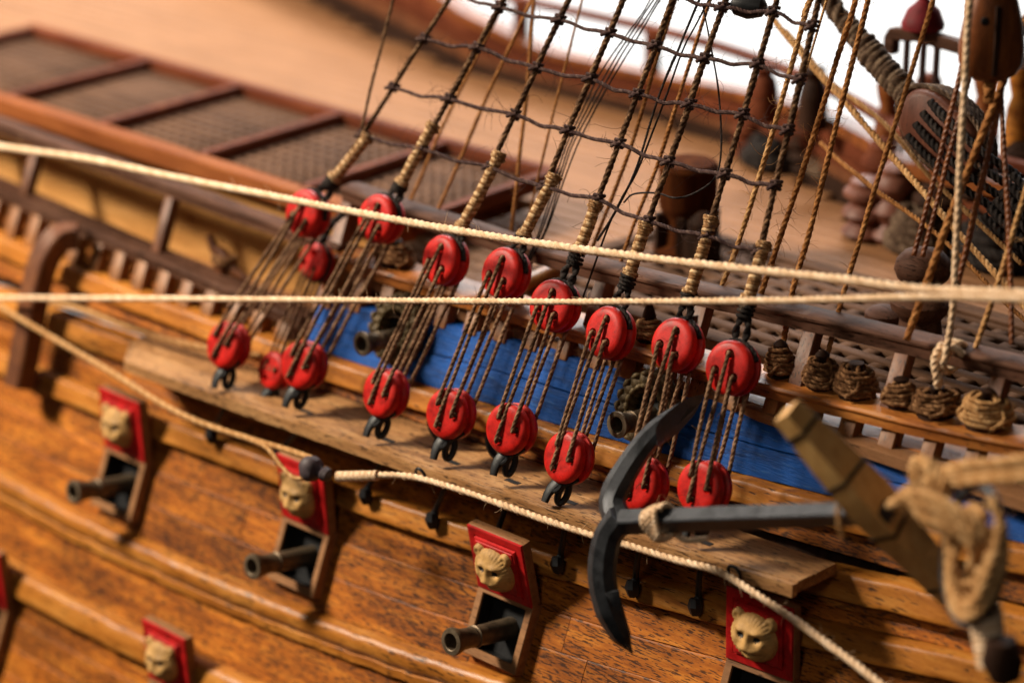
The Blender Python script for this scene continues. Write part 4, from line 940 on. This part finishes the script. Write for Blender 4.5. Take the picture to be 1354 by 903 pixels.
# ------------------------------------------------------------------ belaying pins with coils on the sill rail
def coil(px, py, label, w=.30, turns=4, pin=True, lumpy=.03, pinh=.32, m='coil'):
    P_ = on_hull(px, py, -.05); x = P_[0]; zb = float(cRBm(x))+.02; y = float(hy(x, zb, 0))+.18; c_ = np.array([x, y, zb])
    t = thing('rope_coil', c_, label, 'rope coil', 'wound coils on the sill rail'); w *= 1.22; hgt = .11*turns; turns = int(turns*1.7); q = np.linspace(0, 2*math.pi*turns, int(turns*18))
    ph = random.random()*6; mb = MB(); pts = []
    for u in q:
        f_ = u/q[-1]; rr = w*(1-.35*f_**2)*(.92+.12*((u*1.7) % 1.0))*(1+.06*math.sin(2*u+ph))+RNG.normal(0, lumpy*.5); pts.append(c_+np.array([rr*math.cos(u), rr*.85*math.sin(u), .06+hgt*f_+.03*math.sin(u+ph)]))
    rope(mb, pts, .047, 5, fuzz=3, smooth=False, wob=.008)
    for j in range(3):
        a = ph+j*2.1; rope(mb, [c_+np.array([w*1.05*math.cos(a), w*math.sin(a), .08]), c_+np.array([w*1.02*math.cos(a+.5), w*.9*math.sin(a+.5), hgt*.6]), c_+np.array([.1*math.cos(a+.8), .1*math.sin(a+.8), hgt+.12])], .045, 5, fuzz=3)
    part('rope', mb, M[m], t, c_, ang=None)
    mb = MB(); mb.lathe([(-.1, w*.8), (hgt*.8, w*.62), (hgt*.9, .10), (hgt+.02, .07), (hgt+.08, .12), (hgt+.16, .13), (hgt+.16+pinh*.5, .08), (hgt+.16+pinh, .01)], c_, (0, 0, 1), 14); part('belaying_pin', mb, M['darkwood'], t, c_)
coil(855, 440, 'tan wound rope under a dark pointed pin, between the sixth and seventh deadeyes', .24, 3)
coil(905, 462, 'dim wound rope behind the seventh red deadeye', .22, 3)
coil(1030, 480, 'dark wound rope directly right of the last red deadeye', .22, 4, pinh=.1)
coil(1085, 495, 'upright barrel of wound rope right beside the dark rail post', .26, 4, pinh=.1)
coil(1130, 505, 'widest dark barrel of wound rope between the two rail posts', .31, 4, pinh=.0)
coil(1190, 515, 'loose dim wound rope right behind the brown rail post', .24, 3, pinh=.05)
coil(1237, 528, 'slumped tan rope bundle under the cream lashing', .34, 3, lumpy=.06, pinh=.0, m='coil')
coil(1303, 543, 'tan cone of wound rope near the right edge', .36, 4, pinh=.05, m='tan')
coil(520, 345, 'dark coil of rope behind the second deadeye on the rail', .34, 3, pinh=.0)
# lashing of the cream rope on the cap rail
mb = MB(); c_ = on_hull(1251, 470, .25)
for j in range(3): q = np.linspace(0, 6.2832, 22); rope(mb, [c_+np.array([.07*j-.07+.05*math.sin(u), .14+.30*math.cos(u), .24*math.sin(u)-.05]) for u in q], .065, 4.4, fuzz=2, smooth=False)
rope(mb, [c_+np.array([0, -.12, .25]), c_+np.array([-.08, -.2, -.05]), c_+np.array([0, -.2, -.35]), c_+np.array([-.02, -.15, -.5])], .08, 4.4, fuzz=2)
rope(mb, [c_+np.array([.02, -.12, .15]), c_+np.array([.25, -.12, .22]), c_+np.array([.38, -.05, .12])], .07, 4.4, fuzz=4)
solo('rope_lashing', mb, M['cream'], tuple(c_), 'cream rope knot lashed round the cap rail at the right', 'lashing')
# little bird-like cleat with cord left of deadeyes
c_ = np.array(on_hull(290, 350, -.1)); c_[2] = float(cRBl(c_[0]))+.02; t = thing('cleat', c_, 'worn wooden cleat with cord wound on it on the left rail', 'cleat'); mb = MB()
mb.bar([c_+np.array([-.45, .1, .72]), c_+np.array([-.28, .1, .45]), c_+np.array([0, .1, .38]), c_+np.array([.4, .1, .12]), c_+np.array([.8, .1, .02])], [.12, .2, .24, .2, .1], [.1, .16, .2, .16, .08], (0, -1, 0)); mb.box(c_+np.array([-.05, .1, .12]), (.13, 0, 0), (0, .12, 0), (0, 0, .2), .02)
part('horn', mb, M['post'], t, c_); mb = MB(); q = np.linspace(0, 6.2832*3, 60); rope(mb, [c_+np.array([.3*math.cos(u)+.05, .1+.18*math.sin(u), .22+.02*u*.4]) for u in q], .06, smooth=False); part('cord', mb, M['coil'], t, c_)

# ------------------------------------------------------------------ deck furniture behind
def on_deck(px, py, z=.25): return on_z(px, py, z)
# turned bollard with knob head at the right
c_ = on_deck(1215, 455, .4); t = thing('bollard', c_, 'dark turned wooden bollard with round knob head behind the cap rail', 'bollard')
mb = MB(); mb.lathe([(0, .52), (.12, .54), (.2, .42), (.5, .38), (.62, .46), (.70, .55), (.85, .58), (.95, .5), (1.0, .3), (1.1, .27), (1.18, .34), (1.3, .47), (1.45, .53), (1.62, .50), (1.78, .36), (1.86, .1)], c_, (0, 0, 1), 28); part('post', mb, M['rail'], t, c_)
mb = MB(); mb.lathe([(0, .30), (.1, .36), (.35, .36), (.45, .25), (.5, .05)], c_+np.array([-.75, -.1, .1]), (0, 0, 1), 20); part('side_post', mb, M['rail'], t, c_)
# capstan-like stump mid
c_ = on_deck(908, 335, .3); t = thing('capstan', c_, 'blurred dark brown turned capstan on deck behind the sixth shroud', 'capstan'); mb = MB()
mb.lathe([(0, .7), (.15, .7), (.25, .5), (.8, .46), (.95, .56), (1.1, .60), (1.75, .60), (1.85, .63), (1.95, .56), (1.96, .1)], c_, (0, 0, 1), 24); part('drum', mb, M['drum'], t, c_)
for j in range(6):
    a = j*math.pi/3; mb = MB(); mb.box(c_+np.array([.5*math.cos(a), .5*math.sin(a), .5]), (.1*math.cos(a)*1.5, .1*math.sin(a)*2, 0), (-.08*math.sin(a), .08*math.cos(a), 0), (0, 0, .42), .01); part('whelp', mb, M['darkwood'], t, c_)
mb = MB(); c2 = c_+np.array([.75, -.4, 0]); mb.box(c2+np.array([0, 0, .3]), (.3, 0, 0), (0, .28, 0), (0, 0, .34), .04); mb.lathe([(0, .3), (.3, .3), (.5, .1)], c2+np.array([0, 0, .63]), (0, 0, 1), 14); solo('bitt', mb, M['darkwood'], tuple(c2), 'low blurred black bitt right of the capstan', 'bitt')
# light spar end seen under the cap rail
a_ = on_deck(640, 400, .5); b_ = on_deck(745, 352, .6); mb = MB(); mb.tube([a_, (a_+b_)/2, b_], .16, 12); solo('spar', mb, M['wale'], tuple(a_), 'short pale spar lying on deck behind the fourth upper deadeye', 'spar')
# forestay, heart block and lashings on the centre line
YC = 6.0
st_ = thing('forestay', on_y(1185, 112, YC), 'thick dark served stay coming down to the big slotted heart block', 'rope')
mb = MB(); rope(mb, [on_y(1060, -70, YC), on_y(1100, 5, YC), on_y(1135, 55, YC), on_y(1178, 108, YC)], .20, 4.0, fuzz=5, strands=3, hair=.5); part('rope', mb, M['stay'], st_, np.array(st_.location), ang=None)
mb = MB(); served(mb, [on_y(1141, 58, YC), on_y(1162, 84, YC), on_y(1200, 125, YC)], .25, .13); part('serving', mb, M['stay'], st_, np.array(st_.location), ang=None)
mb = MB(); served(mb, [on_y(1118, 30, YC), on_y(1128, 42, YC), on_y(1141, 58, YC)], .20, .12); part('serving', mb, M['stay'], st_, np.array(st_.location), ang=None)
hc = on_y(1252, 175, YC-.2); hb = thing('heart_block', hc, 'big reddish oval block with dark lanyard slots under the forestay', 'block')
ax1 = segdir(on_y(1195, 125, YC-.2), on_y(1300, 225, YC-.2)); fn = np.array([-.45, -.80, .35]); fn -= ax1*(fn@ax1); fn /= np.linalg.norm(fn); wd = np.cross(ax1, fn)
def oval(h, s_, e=.0): return [hc+fn*h+ax1*(.98*s_*np.sign(math.cos(u))*abs(math.cos(u))**.8)+wd*(.60*s_*np.sign(math.sin(u))*abs(math.sin(u))**.8) for u in np.linspace(0, 2*math.pi, 40, endpoint=False)]
mb = MB(); mb.grid(np.array([oval(-.38, .9), oval(-.3, 1), oval(.22, 1), oval(.33, .94), oval(.38, .84)])); part('shell', mb, M['heart'], hb, hc)
for j in range(4):
    mb = MB(); o_ = wd*(.27*(j-1.5)); rope(mb, [hc+fn*.36+o_-ax1*.45, hc+fn*.45+o_-ax1*.1, hc+fn*.46+o_+ax1*.4, hc+fn*.38+o_+ax1*1.0, hc+fn*.1+o_+ax1*1.7], .085, 4.4); part('lanyard', mb, M['blackr'], hb, hc)
for j in range(5):
    mb = MB(); q = np.linspace(0, 6.2832, 40); rope(mb, [hc+fn*(-.2+.09*j)+ax1*(1.02+.02*j)*math.cos(u)*1.0+wd*.66*math.sin(u) for u in q], .065, smooth=False); part('strop', mb, M['stay'], hb, hc)
# second block down the lashing
c_ = hc+ax1*2.3; h3 = thing('heart_block', c_, 'second darker block at the lower end of the black lanyards', 'block'); mb = MB()
mb.lathe([(-.35, .3), (-.3, .6), (0, .68), (.3, .6), (.35, .3)], c_, fn, 24); part('shell', mb, M['darkwood'], h3, c_)
for j in range(6):
    mb = MB(); o_ = wd*(.2*(j-2.5)); rope(mb, [c_+o_+fn*.4-ax1*.6, c_+o_+fn*.45, c_+o_+fn*.3+ax1*.9, c_+o_*1.4+ax1*2.2-np.array([0, 0, .3])], .09, 4.4); part('lanyard', mb, M['blackr'], h3, c_)
# knightheads / bitts, reddish brown carved timbers
def knight(px, py, hgt, r, m, label, lean=0, z=.25):
    c_ = on_deck(px, py, z); mb = MB(); n = 14
    P_ = [c_+np.array([lean*h_*.3, 0, h_]) for h_ in np.linspace(0, hgt, n)]; rr = [r*(1+.22*math.sin(i*1.5)) for i in range(n)]; rr[-1] = r*.4; mb.tube(P_, rr, 12)
    solo('bitt', mb, M[m], tuple(c_), label, 'bitt')
knight(1143, 312, 1.3, .42, 'heart', 'short reddish carved bitt at the left end of the bow timbers')
knight(1180, 318, 1.7, .40, 'heart', 'reddish carved bitt second from the left among the bow timbers')
knight(1163, 298, 1.9, .38, 'mahog', 'rear reddish carved bitt behind two shorter ones')
knight(1240, 330, 1.5, .5, 'darkwood', 'stout black bitt below the big heart block')
knight(1290, 335, 1.9, .45, 'darkwood', 'black bitt behind the plumb cream rope')
knight(1345, 330, 2.3, .5, 'darkwood', 'tall dark bitt at the right edge of the deck')
def pile(px, py, z, w, h, label, m='stay'):
    c_ = on_deck(px, py, z); mb = MB()
    for j in range(5):
        q = np.linspace(0, 6.2832*2, 40); rr = w*(1-.12*j); rope(mb, [c_+np.array([rr*math.cos(u+j)*(1+.1*math.sin(3*u)), rr*.7*math.sin(u+j), h*j/5+.05*math.sin(2*u+j)+.1]) for u in q], .15, 4.4, smooth=False)
    solo('rope_pile', mb, M[m], tuple(c_), label, 'rope coil')
pile(1208, 330, .3, .6, .8, 'heaped dark rope at the foot of the reddish bitts'); pile(1310, 345, .3, .8, 1.0, 'large heap of black rope at the right of the deck', 'blackr')
pile(350, 22, -1.6, .8, .7, 'blurred coil of tan rope far back on deck at the top left', 'coil')
pile(1012, 218, .3, .55, .5, 'dark low rope heap at the foot of the far rail behind the rightmost shroud', 'blackr')
pile(1105, 232, .3, .7, .7, 'dark rope heap on deck between two fuzzy brown ropes')
knight(1062, 226, .9, .34, 'darkwood', 'short dark bitt near the far rail right of the shrouds')
knight(1128, 240, 1.2, .3, 'block', 'brown bitt left of the reddish carved bitts')
knight(985, 205, .8, .28, 'mahog', 'low brown bitt near the far rail behind the seventh shroud')
knight(1205, 262, 2.0, .42, 'darkwood', 'dark upright timber rising behind the big heart block')
# far timbers along the bow rail
for px, pyb, h_, m_, lab in ((1172, 190, 1.5, 'block', 'brown carved timber head left of the heart block on the far rail'), (1225, 170, 1.2, 'mahog', 'brown timber head above the heart block on the far rail'),
                         (1075, 128, .7, 'darkwood', 'dark timber head on the far rail between two tan ropes'), (1300, 180, 1.5, 'block', 'brown timber head below the hanging block'), (1345, 190, 1.8, 'wale', 'pale timber head at the right edge'), (1010, 118, .6, 'mahog', 'low timber head on the far rail behind the shrouds')):
    c_ = on_y(px, pyb, 11.0); mb = MB(); mb.lathe([(0, .32), (h_*.4, .26), (h_*.55, .18), (h_*.7, .24), (h_*.85, .28), (h_*.97, .2), (h_, .05)], c_, (0, 0, 1), 16); mb.lathe([(0, .32), (-.7, .34)], c_, (0, 0, 1), 16); solo('timber_head', mb, M[m_], tuple(c_), lab, 'timber head')
# mound of brown gear between
# red bell hood on its bracket, top right
c_ = on_y(1220, 38, 9.); t = thing('belfry', c_, 'blurred red domed hood on a brown bracket at the top right', 'belfry'); mb = MB()
mb.lathe([(0, .42), (.10, .44), (.2, .40), (.38, .33), (.5, .2), (.6, .11), (1.2, .1)], c_, (0, 0, 1), 20); part('hood', mb, M['darkred'], t, c_)
mb = MB(); pts = [on_y(1178, 70, 9.), on_y(1180, 44, 9.), on_y(1215, 46, 9.), on_y(1270, 62, 9.), on_y(1354, 82, 9.), on_y(1420, 98, 9)]; P_, _ = resample(pts, .15, False); mb.bar(P_, .26, .26, (0, 1, 0)); part('bracket', mb, M['rail'], t, c_)
for px in (1200, 1222, 1240):
    a_ = on_y(px, 50, 9.); mb = MB(); mb.tube([a_, a_-np.array([0, 0, 1.])], .07, 8); mb.tube([a_-np.array([0, 0, 1.]), a_-np.array([0, 0, 2.4])], .03, 8); part('bell_rope', mb, M['ratline'], t, c_)
# hanging wooden block top right
bc = on_y(1312, 50, 2.3); t = thing('hanging_block', bc, 'orange brown wooden block hanging at the top right corner', 'block')
def blk(s_, z): return None
prof = [(-1.0, .05), (-.93, .22), (-.80, .36), (-.55, .46), (-.2, .47), (.3, .43), (.8, .34), (1.25, .25), (1.6, .16), (1.8, .05)]
mb = MB(); k = 20; R = []
for h_, r_ in prof:
    R.append([bc+np.array([0, 0, 1])*h_*.75+np.sign(math.cos(u))*abs(math.cos(u))**.7*r_*RV*1.15+np.sign(math.sin(u))*abs(math.sin(u))**.7*r_*.8*np.array([-RV[1], RV[0], 0]) for u in np.linspace(0, 6.2832, k, endpoint=False)])
mb.grid(np.array(R)); part('shell', mb, M['block'], t, bc, ang=35)
fr_ = np.array([RV[1], -RV[0], 0]); mb = MB(); mb.bar([bc+fr_*.36+np.array([0, 0, -.55]), bc+fr_*.39, bc+fr_*.36+np.array([0, 0, .6])], .10, .08, RV); part('sheave_slot', mb, M['darkwood'], t, bc)
mb = MB(); mb.lathe([(0, .07), (.03, .07), (.04, .05)], bc+fr_*.34-RV*.2+np.array([0, 0, .35]), fr_, 12); part('pin_hole', mb, M['black'], t, bc)
mb = MB(); rope(mb, [bc+np.array([0, 0, -.75]), bc+np.array([.02, -.02, -1.1])], .1, fuzz=5); part('becket', mb, M['brown'], t, bc)
# dark small block at the top between shrouds
c_ = on_slope(990, 8, np.array([0, -.5, 1.6]), .45); mb = MB(); mb.lathe([(-.33, .05), (-.25, .18), (0, .24), (.25, .18), (.33, .05)], c_, (.9, .35, 0), 16); solo('small_block', mb, M['iron'], tuple(c_), 'small black block at the top edge left of the seventh shroud', 'block')
# dark round loops (two extra wreath style) already built; end
